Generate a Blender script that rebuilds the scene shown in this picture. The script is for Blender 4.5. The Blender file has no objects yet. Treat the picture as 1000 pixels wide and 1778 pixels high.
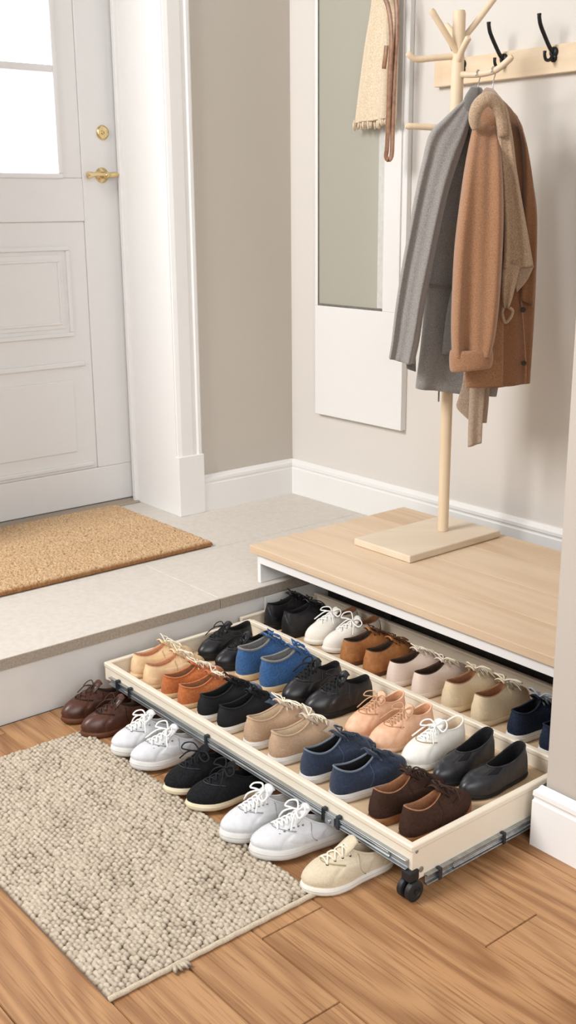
import bpy, bmesh, math, random
import numpy as np
from mathutils import Vector, Matrix
from mathutils.bvhtree import BVHTree

random.seed(7)
SC = bpy.context.scene
COL = SC.collection
PI = math.pi

# ------------------------------------------------------------------ helpers
def tag(o, label=None, cat=None, group=None, kind=None):
    if label: o['label'] = label
    if cat: o['category'] = cat
    if group: o['group'] = group
    if kind: o['kind'] = kind
    return o

def thing(name, label, cat, loc=(0, 0, 0), rotz=0.0, group=None):
    o = bpy.data.objects.new(name, None)
    o.empty_display_size = .05
    COL.objects.link(o)
    o.location = loc
    o.rotation_euler = (0, 0, rotz)
    return tag(o, label, cat, group)

def mesh(name, verts, faces, mat, parent=None, smooth=False, recalc=True, bevel=0, seg=2, solid=0, sub=0, sharp=None, solid_off=0):
    me = bpy.data.meshes.new(name)
    me.from_pydata([tuple(v) for v in verts], [], [tuple(f) for f in faces])
    if recalc:
        bm = bmesh.new(); bm.from_mesh(me)
        bmesh.ops.recalc_face_normals(bm, faces=bm.faces)
        bm.to_mesh(me); bm.free()
    me.materials.append(mat)
    if smooth:
        me.polygons.foreach_set('use_smooth', [True] * len(me.polygons))
        if sharp: me.set_sharp_from_angle(angle=math.radians(sharp))
    o = bpy.data.objects.new(name, me)
    COL.objects.link(o)
    if parent: o.parent = parent
    if solid:
        m = o.modifiers.new('solid', 'SOLIDIFY'); m.thickness = solid; m.offset = solid_off
    if sub:
        m = o.modifiers.new('sub', 'SUBSURF'); m.levels = sub; m.render_levels = sub
    if bevel:
        m = o.modifiers.new('bevel', 'BEVEL'); m.width = bevel; m.segments = seg; m.limit_method = 'ANGLE'; m.angle_limit = math.radians(40)
        m.harden_normals = False
    return o

class MB:
    def __init__(s): s.v = []; s.f = []
    def add(s, v, f):
        b = len(s.v); s.v += [tuple(p) for p in v]; s.f += [tuple(b + i for i in q) for q in f]; return s
    def box(s, x0, x1, y0, y1, z0, z1):
        v = [(x, y, z) for z in (z0, z1) for y in (y0, y1) for x in (x0, x1)]
        f = [(0, 2, 3, 1), (4, 5, 7, 6), (0, 1, 5, 4), (2, 6, 7, 3), (0, 4, 6, 2), (1, 3, 7, 5)]
        return s.add(v, f)
    def prism(s, prof, a, b, axis):
        """profile [(p,q)] swept from a to b; axis 'x': prof=(y,z), 'y': prof=(x,z), 'z': prof=(x,y)"""
        n = len(prof)
        def mk(p, t):
            return {'x': (t, p[0], p[1]), 'y': (p[0], t, p[1]), 'z': (p[0], p[1], t)}[axis]
        v = [mk(p, a) for p in prof] + [mk(p, b) for p in prof]
        f = [(i, (i + 1) % n, n + (i + 1) % n, n + i) for i in range(n)] + [tuple(range(n)), tuple(range(2 * n - 1, n - 1, -1))]
        return s.add(v, f)
    def tube(s, pts, r, n=8, caps=True, flat=None):
        pts = [Vector(p) for p in pts]
        rs = r if isinstance(r, (list, tuple)) else [r] * len(pts)
        up = None; rings = []
        for i, p in enumerate(pts):
            t = (pts[min(i + 1, len(pts) - 1)] - pts[max(i - 1, 0)])
            if t.length < 1e-9: t = Vector((0, 0, 1))
            t.normalize()
            if up is None:
                up = Vector((0, 0, 1)) if abs(t.z) < .9 else Vector((1, 0, 0))
            a = up - t * up.dot(t)
            if a.length < 1e-6: a = t.orthogonal()
            a.normalize(); b = t.cross(a); up = a
            fl = flat or 1.0
            rings.append([p + (a * math.cos(k * 2 * PI / n) * fl + b * math.sin(k * 2 * PI / n)) * rs[i] for k in range(n)])
        return s.rings(rings, caps, caps)
    def rings(s, rings, cap0=False, cap1=False, closed=True):
        n = len(rings[0]); v = [p for r in rings for p in r]; f = []
        for i in range(len(rings) - 1):
            for k in range(n if closed else n - 1):
                k2 = (k + 1) % n
                f.append((i * n + k, i * n + k2, (i + 1) * n + k2, (i + 1) * n + k))
        if cap0: f.append(tuple(range(n)))
        if cap1: f.append(tuple(range((len(rings) - 1) * n, len(rings) * n)))
        return s.add(v, f)
    def lathe(s, prof, org=(0, 0, 0), axis='z', n=24):
        rr = []
        for r, h in prof:
            ring = []
            for k in range(n):
                a = 2 * PI * k / n; c, d = r * math.cos(a), r * math.sin(a)
                p = {'z': (c, d, h), 'x': (h, c, d), 'y': (d, h, c)}[axis]
                ring.append(Vector(p) + Vector(org))
            rr.append(ring)
        return s.rings(rr, True, True)
    def build(s, name, mat, parent=None, **k): return mesh(name, s.v, s.f, mat, parent, **k)

def box(name, mat, parent, x0, x1, y0, y1, z0, z1, bevel=.002, **k):
    return MB().box(x0, x1, y0, y1, z0, z1).build(name, mat, parent, bevel=bevel, **k)

def struct(name, o):
    o.name = name; o['kind'] = 'structure'; return o

def catmull(pts, n):
    """n samples along a Catmull-Rom spline through tuples of any size"""
    P = [np.array(p, float) for p in pts]; P = [2 * P[0] - P[1]] + P + [2 * P[-1] - P[-2]]
    m = len(pts) - 1; out = []
    for i in range(n):
        t = i / (n - 1) * m; k = min(int(t), m - 1); u = t - k
        a, b, c, d = P[k], P[k + 1], P[k + 2], P[k + 3]
        out.append(.5 * ((2 * b) + (c - a) * u + (2 * a - 5 * b + 4 * c - d) * u * u + (3 * b - a - 3 * c + d) * u ** 3))
    return out

def interp(x, xs, ys): return float(np.interp(x, xs, ys))
def sstep(a, b, x):
    t = min(max((x - a) / (b - a), 0), 1); return t * t * (3 - 2 * t)

# ------------------------------------------------------------------ materials
def srgb(h):
    h = h.lstrip('#'); c = [int(h[i:i + 2], 16) / 255 for i in (0, 2, 4)]
    return tuple(((x / 12.92) if x <= .04045 else ((x + .055) / 1.055) ** 2.4) for x in c) + (1,)

def new_mat(name):
    m = bpy.data.materials.new(name); m.use_nodes = True
    nt = m.node_tree; b = nt.nodes['Principled BSDF']
    return m, nt, b

def N(nt, t, **k):
    n = nt.nodes.new(t)
    for a, v in k.items(): setattr(n, a, v)
    return n

def mat(name, c1, c2=None, rough=.6, scale=60, bump=0, bscale=None, metal=0, sheen=0, detail=4, stretch=(1, 1, 1), spec=.5, coat=0, dist=.002, lo=.35, hi=.65, under=None, under_z=None):
    m, nt, b = new_mat(name)
    b.inputs['Roughness'].default_value = rough
    b.inputs['Metallic'].default_value = metal
    b.inputs['Specular IOR Level'].default_value = spec
    if sheen:
        b.inputs['Sheen Weight'].default_value = sheen; b.inputs['Sheen Roughness'].default_value = .5
    if coat: b.inputs['Coat Weight'].default_value = coat; b.inputs['Coat Roughness'].default_value = .2
    tc = N(nt, 'ShaderNodeTexCoord'); mp = N(nt, 'ShaderNodeMapping'); mp.inputs['Scale'].default_value = stretch
    nt.links.new(tc.outputs['Object'], mp.inputs['Vector'])
    no = N(nt, 'ShaderNodeTexNoise'); no.inputs['Scale'].default_value = scale; no.inputs['Detail'].default_value = detail
    nt.links.new(mp.outputs['Vector'], no.inputs['Vector'])
    cr = N(nt, 'ShaderNodeValToRGB'); cr.color_ramp.elements[0].position = lo; cr.color_ramp.elements[1].position = hi
    cr.color_ramp.elements[0].color = srgb(c1); cr.color_ramp.elements[1].color = srgb(c2 or c1)
    nt.links.new(no.outputs['Fac'], cr.inputs['Fac']); colr = cr.outputs['Color']
    if under:      # shade painted as a darker colour low down between the loops
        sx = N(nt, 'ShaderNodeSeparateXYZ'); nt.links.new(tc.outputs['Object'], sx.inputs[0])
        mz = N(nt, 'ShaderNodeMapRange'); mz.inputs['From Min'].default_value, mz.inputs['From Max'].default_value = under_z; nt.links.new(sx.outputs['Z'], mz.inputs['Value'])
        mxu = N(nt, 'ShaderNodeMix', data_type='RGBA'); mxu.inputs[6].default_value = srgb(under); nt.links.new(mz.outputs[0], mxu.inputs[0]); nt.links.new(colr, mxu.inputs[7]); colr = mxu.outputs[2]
    nt.links.new(colr, b.inputs['Base Color'])
    if bump:
        n2 = no
        if bscale:
            n2 = N(nt, 'ShaderNodeTexNoise'); n2.inputs['Scale'].default_value = bscale; n2.inputs['Detail'].default_value = 3
            nt.links.new(mp.outputs['Vector'], n2.inputs['Vector'])
        bp = N(nt, 'ShaderNodeBump'); bp.inputs['Strength'].default_value = bump; bp.inputs['Distance'].default_value = dist
        nt.links.new(n2.outputs['Fac'], bp.inputs['Height']); nt.links.new(bp.outputs['Normal'], b.inputs['Normal'])
    return m

def wood(name, base, dark, light, rough=.45, ring=9, axis=0, vary=.5, grain=.5, knots=False, fine=.35, mult=60):
    """grain runs along the object's local axis; every mesh island gets its own piece of wood"""
    m, nt, b = new_mat(name); L = nt.links
    b.inputs['Roughness'].default_value = rough; b.inputs['Specular IOR Level'].default_value = .35
    tc = N(nt, 'ShaderNodeTexCoord'); ge = N(nt, 'ShaderNodeNewGeometry')
    off = N(nt, 'ShaderNodeVectorMath', operation='SCALE'); comb = N(nt, 'ShaderNodeCombineXYZ')
    for i in range(3): L.new(ge.outputs['Random Per Island'], comb.inputs[i])
    L.new(comb.outputs[0], off.inputs[0]); off.inputs['Scale'].default_value = 37.3
    add = N(nt, 'ShaderNodeVectorMath', operation='ADD'); L.new(tc.outputs['Object'], add.inputs[0]); L.new(off.outputs[0], add.inputs[1])
    s = [1, 1, 1]; s[axis] = .13
    mp = N(nt, 'ShaderNodeMapping'); mp.inputs['Scale'].default_value = s; L.new(add.outputs[0], mp.inputs['Vector'])
    # cathedral grain: contour lines of a stretched noise
    n1 = N(nt, 'ShaderNodeTexNoise'); n1.inputs['Scale'].default_value = ring; n1.inputs['Detail'].default_value = 2; n1.inputs['Roughness'].default_value = .4
    L.new(mp.outputs[0], n1.inputs['Vector'])
    mu = N(nt, 'ShaderNodeMath', operation='MULTIPLY'); mu.inputs[1].default_value = mult; L.new(n1.outputs['Fac'], mu.inputs[0])
    sn = N(nt, 'ShaderNodeMath', operation='SINE'); L.new(mu.outputs[0], sn.inputs[0])
    mr = N(nt, 'ShaderNodeMapRange'); mr.inputs['From Min'].default_value = -1; L.new(sn.outputs[0], mr.inputs['Value'])
    # fine pores
    s2 = [1, 1, 1]; s2[axis] = .03
    mp2 = N(nt, 'ShaderNodeMapping'); mp2.inputs['Scale'].default_value = s2; L.new(add.outputs[0], mp2.inputs['Vector'])
    n2 = N(nt, 'ShaderNodeTexNoise'); n2.inputs['Scale'].default_value = 260; n2.inputs['Detail'].default_value = 3; L.new(mp2.outputs[0], n2.inputs['Vector'])
    n3 = N(nt, 'ShaderNodeTexNoise'); n3.inputs['Scale'].default_value = 5; n3.inputs['Detail'].default_value = 3; L.new(mp.outputs[0], n3.inputs['Vector'])
    m1 = N(nt, 'ShaderNodeMix', data_type='RGBA'); m1.inputs[6].default_value = srgb(base); m1.inputs[7].default_value = srgb(dark)
    g = N(nt, 'ShaderNodeMath', operation='MULTIPLY'); g.inputs[1].default_value = grain; L.new(mr.outputs[0], g.inputs[0]); L.new(g.outputs[0], m1.inputs[0])
    m2 = N(nt, 'ShaderNodeMix', data_type='RGBA'); L.new(m1.outputs[2], m2.inputs[6]); m2.inputs[7].default_value = srgb(light)
    mr3 = N(nt, 'ShaderNodeMapRange'); mr3.inputs['From Min'].default_value = .35; mr3.inputs['From Max'].default_value = .7; mr3.inputs['To Max'].default_value = .6
    L.new(n3.outputs['Fac'], mr3.inputs['Value']); L.new(mr3.outputs[0], m2.inputs[0])
    m3 = N(nt, 'ShaderNodeMix', data_type='RGBA'); L.new(m2.outputs[2], m3.inputs[6]); m3.inputs[7].default_value = srgb(dark)
    mr4 = N(nt, 'ShaderNodeMapRange'); mr4.inputs['From Min'].default_value = .5; mr4.inputs['From Max'].default_value = .75; mr4.inputs['To Max'].default_value = fine
    L.new(n2.outputs['Fac'], mr4.inputs['Value']); L.new(mr4.outputs[0], m3.inputs[0])
    last = m3.outputs[2]
    if knots:
        mpk = N(nt, 'ShaderNodeMapping'); sk = [1, 1, 1]; sk[axis] = .45; mpk.inputs['Scale'].default_value = sk; L.new(add.outputs[0], mpk.inputs['Vector'])
        vo = N(nt, 'ShaderNodeTexVoronoi'); vo.inputs['Scale'].default_value = 4.2; L.new(mpk.outputs[0], vo.inputs['Vector'])
        mk = N(nt, 'ShaderNodeMapRange'); mk.inputs['From Min'].default_value = .015; mk.inputs['From Max'].default_value = .09; mk.inputs['To Min'].default_value = .75; mk.inputs['To Max'].default_value = 0
        L.new(vo.outputs['Distance'], mk.inputs['Value'])
        m4 = N(nt, 'ShaderNodeMix', data_type='RGBA'); L.new(last, m4.inputs[6]); m4.inputs[7].default_value = srgb(dark); L.new(mk.outputs[0], m4.inputs[0]); last = m4.outputs[2]
    hs = N(nt, 'ShaderNodeHueSaturation'); L.new(last, hs.inputs['Color'])
    mv = N(nt, 'ShaderNodeMapRange'); mv.inputs['To Min'].default_value = 1 - vary * .3; mv.inputs['To Max'].default_value = 1 + vary * .2
    L.new(ge.outputs['Random Per Island'], mv.inputs['Value']); L.new(mv.outputs[0], hs.inputs['Value'])
    L.new(hs.outputs[0], b.inputs['Base Color'])
    bp = N(nt, 'ShaderNodeBump'); bp.inputs['Strength'].default_value = .12; bp.inputs['Distance'].default_value = .001
    L.new(n2.outputs['Fac'], bp.inputs['Height']); L.new(bp.outputs[0], b.inputs['Normal'])
    return m

def glass_mat():
    m, nt, b = new_mat('clear_glass')
    t = N(nt, 'ShaderNodeBsdfTransparent'); g = N(nt, 'ShaderNodeBsdfGlossy'); g.inputs['Roughness'].default_value = .02
    mx = N(nt, 'ShaderNodeMixShader'); mx.inputs[0].default_value = .05
    nt.links.new(t.outputs[0], mx.inputs[1]); nt.links.new(g.outputs[0], mx.inputs[2])
    nt.links.new(mx.outputs[0], nt.nodes['Material Output'].inputs['Surface'])
    return m

S0 = .166
M = dict(
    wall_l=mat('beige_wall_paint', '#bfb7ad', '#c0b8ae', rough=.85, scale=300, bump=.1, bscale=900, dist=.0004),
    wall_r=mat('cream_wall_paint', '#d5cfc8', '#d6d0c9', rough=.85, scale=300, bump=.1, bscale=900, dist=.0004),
    pillar=mat('shaded_pillar_paint', '#b9b0a6', '#bab1a7', rough=.85, scale=300, bump=.1, bscale=900, dist=.0004),  # shade on the pillar face painted in as a darker tone
    white=mat('white_paint', '#e4e2df', '#e5e3e0', rough=.5, scale=20),
    door=mat('white_door_paint', '#e0dedc', '#e1dfdd', rough=.45, scale=20),
    riser=mat('white_riser_paint', '#dcd9d4', '#e0ddd8', rough=.55, scale=14),
    tile=mat('stone_tile', '#c8c1b7', '#d0c9c0', rough=.6, scale=70, bump=.08, bscale=220, detail=8),
    grout=mat('tile_grout', '#d9d3c9', rough=.9),
    nosing=mat('stone_nosing', '#9a8d7e', '#ab9e8f', rough=.75, scale=180, bump=.3),
    oak=wood('oak_floor', '#ac8159', '#744a2a', '#b98f66', rough=.42, ring=6, axis=0, vary=.16, grain=.7, fine=.8, mult=80),
    gap=mat('dark_gap', '#4a2f1c', rough=.9),
    bench=wood('pale_oak', '#d6bd9f', '#aa7f5b', '#dfcab0', rough=.5, ring=5, axis=0, vary=.12, grain=.22, knots=True, fine=.2),
    birch=wood('birch', '#dcccb6', '#c9b293', '#e4d8c6', rough=.5, ring=6, axis=0, vary=0, grain=.25, fine=.15),
    birch_z=wood('birch_upright', '#dec8aa', '#c6a884', '#e8d7be', rough=.5, ring=6, axis=2, vary=0, grain=.2, fine=.15),
    rail=wood('pale_rail_wood', '#e2cdb0', '#cfae85', '#ecdcc6', rough=.55, ring=6, axis=0, vary=0, grain=.3, fine=.2),
    drawer=mat('cream_drawer_laminate', '#ddd1bd', '#e0d5c3', rough=.42, scale=8),
    drawer_in=mat('drawer_base_board', '#c2a684', '#cdb292', rough=.6, scale=30, stretch=(.2, 1, 1)),
    steel=mat('galvanised_steel', '#9aa0a4', '#b7bcbf', rough=.32, metal=.9, scale=90, stretch=(.1, 1, 1)),
    steel_dark=mat('dark_steel', '#3c4044', '#4a4e52', rough=.4, metal=.8),
    black=mat('black_rubber', '#121214', '#1b1b1d', rough=.55),
    black_metal=mat('black_iron', '#141416', '#1d1d20', rough=.42, metal=.2, scale=40),
    dark=mat('bench_gap_shade', '#3b3733', '#443f3a', rough=.8),
    brass=mat('polished_brass', '#d6bb85', '#e8d2a3', rough=.25, metal=1, scale=30),
    mirror=None, glass=glass_mat(),
    hinge=mat('bronze_hinge', '#5d4a3a', '#3c2f26', rough=.4, metal=.7, scale=200),
    rug=mat('oatmeal_yarn', '#b0a08b', '#cbbda9', rough=.95, scale=130, bump=.6, bscale=900, sheen=.2, detail=6, under='#65503b', under_z=(.0040, .0090)),  # brown low down is painted shade between the loops
    rug_hem=mat('oatmeal_hem', '#b7a78f', '#c9baa4', rough=.95, scale=300, bump=.5, sheen=.2),
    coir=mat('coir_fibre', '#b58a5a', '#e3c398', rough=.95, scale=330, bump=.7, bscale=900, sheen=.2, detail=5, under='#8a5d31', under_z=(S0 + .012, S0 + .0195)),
    coir_back=mat('coir_backing', '#6f4b2b', rough=.9),
    grey_wool=mat('grey_wool', '#787470', '#9c9792', rough=.95, scale=520, bump=.4, sheen=.35, detail=3),
    grey_dark=mat('dark_grey_wool', '#625f5c', '#79756f', rough=.95, scale=520, bump=.4, sheen=.3),
    camel=mat('camel_wool', '#8c6244', '#aa7f5d', rough=.95, scale=480, bump=.45, sheen=.35, detail=3),
    camel_dark=mat('camel_wool_dark', '#7d5436', '#94694a', rough=.95, scale=480, bump=.45, sheen=.3),
    tan_knit=mat('tan_knit', '#9a7f66', '#c2a88c', rough=.95, scale=420, bump=.6, sheen=.3, detail=3),
    taupe_knit=mat('taupe_knit', '#96816e', '#b7a28d', rough=.95, scale=420, bump=.6, sheen=.3, detail=3),
    cream_knit=mat('cream_knit', '#cdb899', '#e3d3ba', rough=.95, scale=300, bump=.5, sheen=.3, detail=3),
    strap=mat('brown_leather_strap', '#7a5238', '#94694a', rough=.4, scale=60, bump=.1),
    button=mat('dark_button', '#2a1c14', rough=.3),
)
def mirror_mat():
    m, nt, b = new_mat('mirror_sage_reflection')
    b.inputs['Base Color'].default_value = srgb('#c9c8bc'); b.inputs['Metallic'].default_value = 1.0; b.inputs['Roughness'].default_value = .22
    d = N(nt, 'ShaderNodeBsdfDiffuse'); d.inputs['Color'].default_value = srgb('#bdbbae')  # sage reflection of the room painted on as diffuse colour
    mx = N(nt, 'ShaderNodeMixShader'); mx.inputs[0].default_value = .6
    nt.links.new(b.outputs[0], mx.inputs[1]); nt.links.new(d.outputs[0], mx.inputs[2])
    nt.links.new(mx.outputs[0], nt.nodes['Material Output'].inputs['Surface'])
    return m
M['mirror'] = mirror_mat()

# ------------------------------------------------------------------ camera (solved from the vanishing points)
FPX = 1896.9
YAW, PITCH, ROLL = [math.radians(a) for a in (39.29448, 15.65732, -.44284)]
S = .166                                   # height of the tiled landing above the oak floor
CAM = Vector((2.966, -2.450, 1.166))
fw = Vector((-math.cos(YAW) * math.cos(PITCH), math.sin(YAW) * math.cos(PITCH), -math.sin(PITCH)))
rt0 = fw.cross(Vector((0, 0, 1))).normalized(); up0 = rt0.cross(fw)
rt = rt0 * math.cos(ROLL) + up0 * math.sin(ROLL); up = -rt0 * math.sin(ROLL) + up0 * math.cos(ROLL)
cd = bpy.data.cameras.new('camera'); cam = bpy.data.objects.new('camera', cd); COL.objects.link(cam)
R3 = Matrix((rt, up, -fw)).transposed()
cam.matrix_world = Matrix.Translation(CAM) @ R3.to_4x4()
cd.sensor_fit = 'VERTICAL'; cd.sensor_height = 36; cd.lens = FPX * 36 / 1778; cd.clip_start = .05
SC.camera = cam

# coat frame: origin at the stand's pole, U to the right across the stand, V out from the wall side, Z up
POLE = Vector((.984, -.272, 0))
UX = Vector((math.sin(YAW), math.cos(YAW), 0)); NX = Vector((math.cos(YAW), -math.sin(YAW), 0))
def uz(pts, n):
    """photo measurements -> (u, z) on the upright plane n metres in front of the pole"""
    out = []
    for px, py in pts:
        r = fw + rt * ((px - 500) / FPX) - up * ((py - 889) / FPX)
        q = POLE + NX * n
        t = (q - CAM).dot(NX) / r.dot(NX); X = CAM + r * t
        out.append(((X - POLE).dot(UX), X.z))
    return out
ROTC = math.atan2(UX.y, UX.x)              # local x = U, local -y = N

# ------------------------------------------------------------------ room
def floor_planks():
    mb = MB(); w = .1335; g = .0007
    known = {0: 1.737, -1: 1.93, 2: 1.987, -2: 1.70, 1: 2.32, 3: 1.5, -3: 2.2}
    for k in range(-12, 12):
        y0 = -1.507 + k * w
        if y0 > -.02 or y0 < -3.0: continue
        j = known.get(k, 1.2 + (k * .618 % 1) * 1.15)
        xs = [j + i * 1.15 for i in range(-4, 4)]
        for i in range(len(xs) - 1):
            a, b = max(xs[i], .74), min(xs[i + 1], 3.6)
            if b - a < .02: continue
            b0 = .0012
            x0, x1, ya, yb = a + g, b - g, y0 + g, min(y0 + w, -.001) - g
            mb.add([(x0, ya, -.004), (x1, ya, -.004), (x1, yb, -.004), (x0, yb, -.004), (x0 + b0, ya + b0, 0), (x1 - b0, ya + b0, 0), (x1 - b0, yb - b0, 0), (x0 + b0, yb - b0, 0)],
                   [(4, 5, 6, 7), (0, 1, 5, 4), (1, 2, 6, 5), (2, 3, 7, 6), (3, 0, 4, 7), (0, 3, 2, 1)])
    return mb
struct('floor', floor_planks().build('floor', M['oak']))
struct('floor_base', box('floor_base', M['gap'], None, -.4, 3.6, -3.2, .0, -.06, -.0035, bevel=0))
# landing of stone tiles
mb = MB(); g = .0012
xs = [-.30, .372, .742]; ys = [-3.0, -1.965, -.865, -.0005]
for i in range(2):
    for j in range(len(ys) - 1):
        oy = 0 if i else -.24
        mb.box(xs[i] + g, xs[i + 1] - (g if i == 0 else 0), max(ys[j] + oy, -3.0) + g, (min(ys[j + 1] + oy, -.0005) if j < len(ys) - 2 else -.0005) - g, S - .006, S)
struct('floor_landing', mb.build('floor_landing', M['tile'], bevel=.0006, seg=1))
struct('floor_grout', box('floor_grout', M['grout'], None, -.32, .735, -3.0, -.0005, S - .03, S - .0012, bevel=0))
mb = MB()
for j in range(len(ys) - 1): mb.box(.728, .744, ys[j] + .0008, ys[j + 1] - .0008, S - .0285, S - .0005)
struct('trim_1', mb.build('trim_1', M['nosing'], bevel=.0012))
struct('wall_step', box('wall_step', M['riser'], None, .60, .7335, -3.0, -.0005, -.003, S - .029, bevel=.001))

H = 2.5
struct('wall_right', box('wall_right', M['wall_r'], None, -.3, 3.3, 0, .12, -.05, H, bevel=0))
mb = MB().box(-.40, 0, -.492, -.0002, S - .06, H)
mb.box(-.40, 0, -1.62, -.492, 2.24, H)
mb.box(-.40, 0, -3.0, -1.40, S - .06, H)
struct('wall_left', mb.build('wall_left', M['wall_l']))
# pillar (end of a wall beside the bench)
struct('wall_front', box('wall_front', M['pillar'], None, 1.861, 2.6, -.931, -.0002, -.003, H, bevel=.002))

def base_prof(h, t):       # outward distance d, height
    return [(0, 0), (t, 0), (t, h * .74), (t * .86, h * .77), (t * .86, h * .80), (t * .98, h * .83), (t * .95, h * .90), (t * .62, h * .94), (t * .42, h * .985), (t * .3, h), (0, h)]
def baseboard(name, a, b, axis, plane, sgn, z0, h, t):
    mb = MB(); prof = [(plane + sgn * d, z0 + z) for d, z in base_prof(h, t)]
    mb.prism(prof, a, b, axis)
    return struct(name, mb.build(name, M['white'], smooth=False))
baseboard('baseboard_left', -.403, -.0003, 'y', 0, 1, S, .124, .016)
baseboard('baseboard_right', .0003, 1.86, 'x', 0, -1, S, .124, .016)
# pillar baseboard wraps the corner
mb = MB(); rr = []
for d, z in base_prof(.126, .017):
    rr.append([(2.6, -.931 - d, z), (1.861 - d, -.931 - d, z), (1.861 - d, -.05, z)])
mb.rings(rr[1:-1], closed=False)
struct('baseboard_front', mb.build('baseboard_front', M['white']))

# door casing, plinth block and the deep white reveal
cas = [(.0, -.497), (.0, -.403), (.012, -.403), (.016, -.409), (.016, -.419), (.011, -.424), (.011, -.436), (.014, -.440), (.014, -.484), (.010, -.497)]
struct('trim_2', MB().prism(cas, S + .20, 2.26, 'z').build('trim_2', M['white']))
struct('trim_3', box('trim_3', M['white'], None, -.002, .021, -.503, -.401, S, S + .203, bevel=.002))
mb = MB().box(-.255, .004, -.502, -.491, S, 2.24)
mb.box(-.292, -.255, -.497, -.491, S, 2.24).box(-.262, -.246, -.514, -.497, S, 2.24)
struct('trim_4', mb.build('trim_4', M['white'], bevel=.0015))
struct('trim_5', box('trim_5', M['nosing'], None, -.335, -.232, -1.40, -.503, S, S + .006, bevel=.002))
struct('trim_6', box('trim_6', M['white'], None, -.34, -.246, -1.40, -1.374, S, 2.24, bevel=.002))

# the front door: stiles and rails, recessed field, moulded panels, glazed top
DX = -.293
door = bpy.data.objects.new('door_1', None); COL.objects.link(door); door.location = (DX, -.93, S); door['kind'] = 'structure'
def dbox(mb, y0, y1, z0, z1, x0, x1): return mb.box(x0 - DX, x1 - DX, y0 + .93, y1 + .93, z0 - S, z1 - S)
Y0, Y1 = -1.372, -.4865
Zb, Zt = S + .008, 2.22
GY0, GY1, GZ0, GZ1 = -1.130, -.710, 1.268, 1.905
mb = MB()
dbox(mb, Y0, Y1, Zb, .30, DX - .045, DX)                       # bottom rail
dbox(mb, Y1 - .140, Y1, .30, Zt, DX - .045, DX); dbox(mb, Y0, Y0 + .140, .30, Zt, DX - .045, DX)
dbox(mb, Y0 + .14, Y1 - .14, 1.122, GZ0 - .012, DX - .045, DX - .0)      # lock rail
dbox(mb, Y0 + .14, Y1 - .14, .30, 1.122, DX - .045, DX - .0055)
dbox(mb, Y0 + .14, GY0 - .012, GZ0 - .012, Zt, DX - .045, DX - .004); dbox(mb, GY1 + .012, Y1 - .14, GZ0 - .012, Zt, DX - .045, DX - .004)
dbox(mb, GY0 - .012, GY1 + .012, GZ1 + .012, Zt, DX - .045, DX - .004)
mb.build('door_slab', M['door'], door, bevel=.0035, seg=3)
def ring(mb, y0, y1, z0, z1, w, x0, x1):
    dbox(mb, y0, y1, z0, z0 + w, x0, x1); dbox(mb, y0, y1, z1 - w, z1, x0, x1)
    dbox(mb, y0, y0 + w, z0 + w, z1 - w, x0, x1); dbox(mb, y1 - w, y1, z0 + w, z1 - w, x0, x1)
c = -.93 * 2
mb = MB()
ring(mb, c + .690, -.690, .756, 1.046, .014, DX - .010, DX + .003)
dbox(mb, c + .716, -.716, .782, 1.020, DX - .010, DX - .002)
ring(mb, c + .728, -.728, .796, 1.004, .008, DX - .010, DX + .002)
mb.build('upper_panel', M['door'], door, bevel=.003)
mb = MB()
dbox(mb, c + .655, -.655, .655, .672, DX - .010, DX + .003)
dbox(mb, c + .640, -.640, .310, .326, DX - .010, DX + .003)
dbox(mb, c + .700, -.700, .366, .612, DX - .010, DX - .001)
mb.build('lower_panel', M['door'], door, bevel=.004)
mb = MB()
ring(mb, GY0 - .014, GY1 + .014, GZ0 - .014, GZ1 + .014, .016, DX - .03, DX + .006)
mb.build('window_frame', M['door'], door, bevel=.004)
mb = MB()
for z in (1.580, 1.900):
    if z < GZ1 - .05: dbox(mb, GY0, GY1, z - .010, z + .010, DX - .03, DX + .002)
dbox(mb, -.93, -.91, GZ0, GZ1, DX - .03, DX + .0015)
mb.build('glazing_bar', M['door'], door, bevel=.003)
mb = MB(); dbox(mb, GY0, GY1, GZ0, GZ1, DX - .02, DX - .016)
mb.build('window_pane', M['glass'], door)
# lever handle, lock, hinge
def dp(y, z): return (y + .93, z - S)
hy, hz = dp(-.556, 1.266)
mb = MB().lathe([(0, 0), (.024, 0), (.0245, .003), (.021, .0065), (.012, .010), (.009, .024), (.0105, .028), (.0105, .036), (.006, .040), (0, .041)], (0, hy, hz), 'x', 28)
path = [(.032, hy + .044, hz - .002), (.035, hy + .034, hz + .002), (.034, hy + .015, hz), (.034, hy, hz), (.036, hy - .02, hz + .002), (.037, hy - .04, hz + .002), (.036, hy - .058, hz), (.034, hy - .072, hz - .002)]
pp = catmull(path, 26)
mb.tube(pp, [.004 + .0035 * sstep(0, .25, i / 25) * (1 - sstep(.25, .5, i / 25)) + .006 * sstep(.68, .95, i / 25) + .0015 for i in range(26)], 10)
hd = mb.build('door_handle', M['brass'], door, smooth=True, sharp=50)
ly, lz = dp(-.546, 1.398)
mb = MB().lathe([(0, 0), (.0225, 0), (.023, .003), (.021, .007), (.018, .008), (.0175, .0065), (.007, .0065), (.0065, .0105), (0, .0105)], (0, ly, lz), 'x', 28)
lk = mb.build('deadbolt', M['brass'], door, smooth=True, sharp=50)
MB().box(.0104, .0112, ly - .0008, ly + .0008, lz - .004, lz + .004).build('keyhole', M['black'], lk)
mb = MB()
for k in range(3):
    mb.lathe([(0, -.014), (.0045, -.0135), (.0045, .0135), (0, .014)], (.004, dp(-.484, 0)[0], dp(0, 1.266)[1] + (k - 1) * .0285), 'z', 12)
mb.build('hinge', M['hinge'], door, smooth=True, sharp=50)

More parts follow.
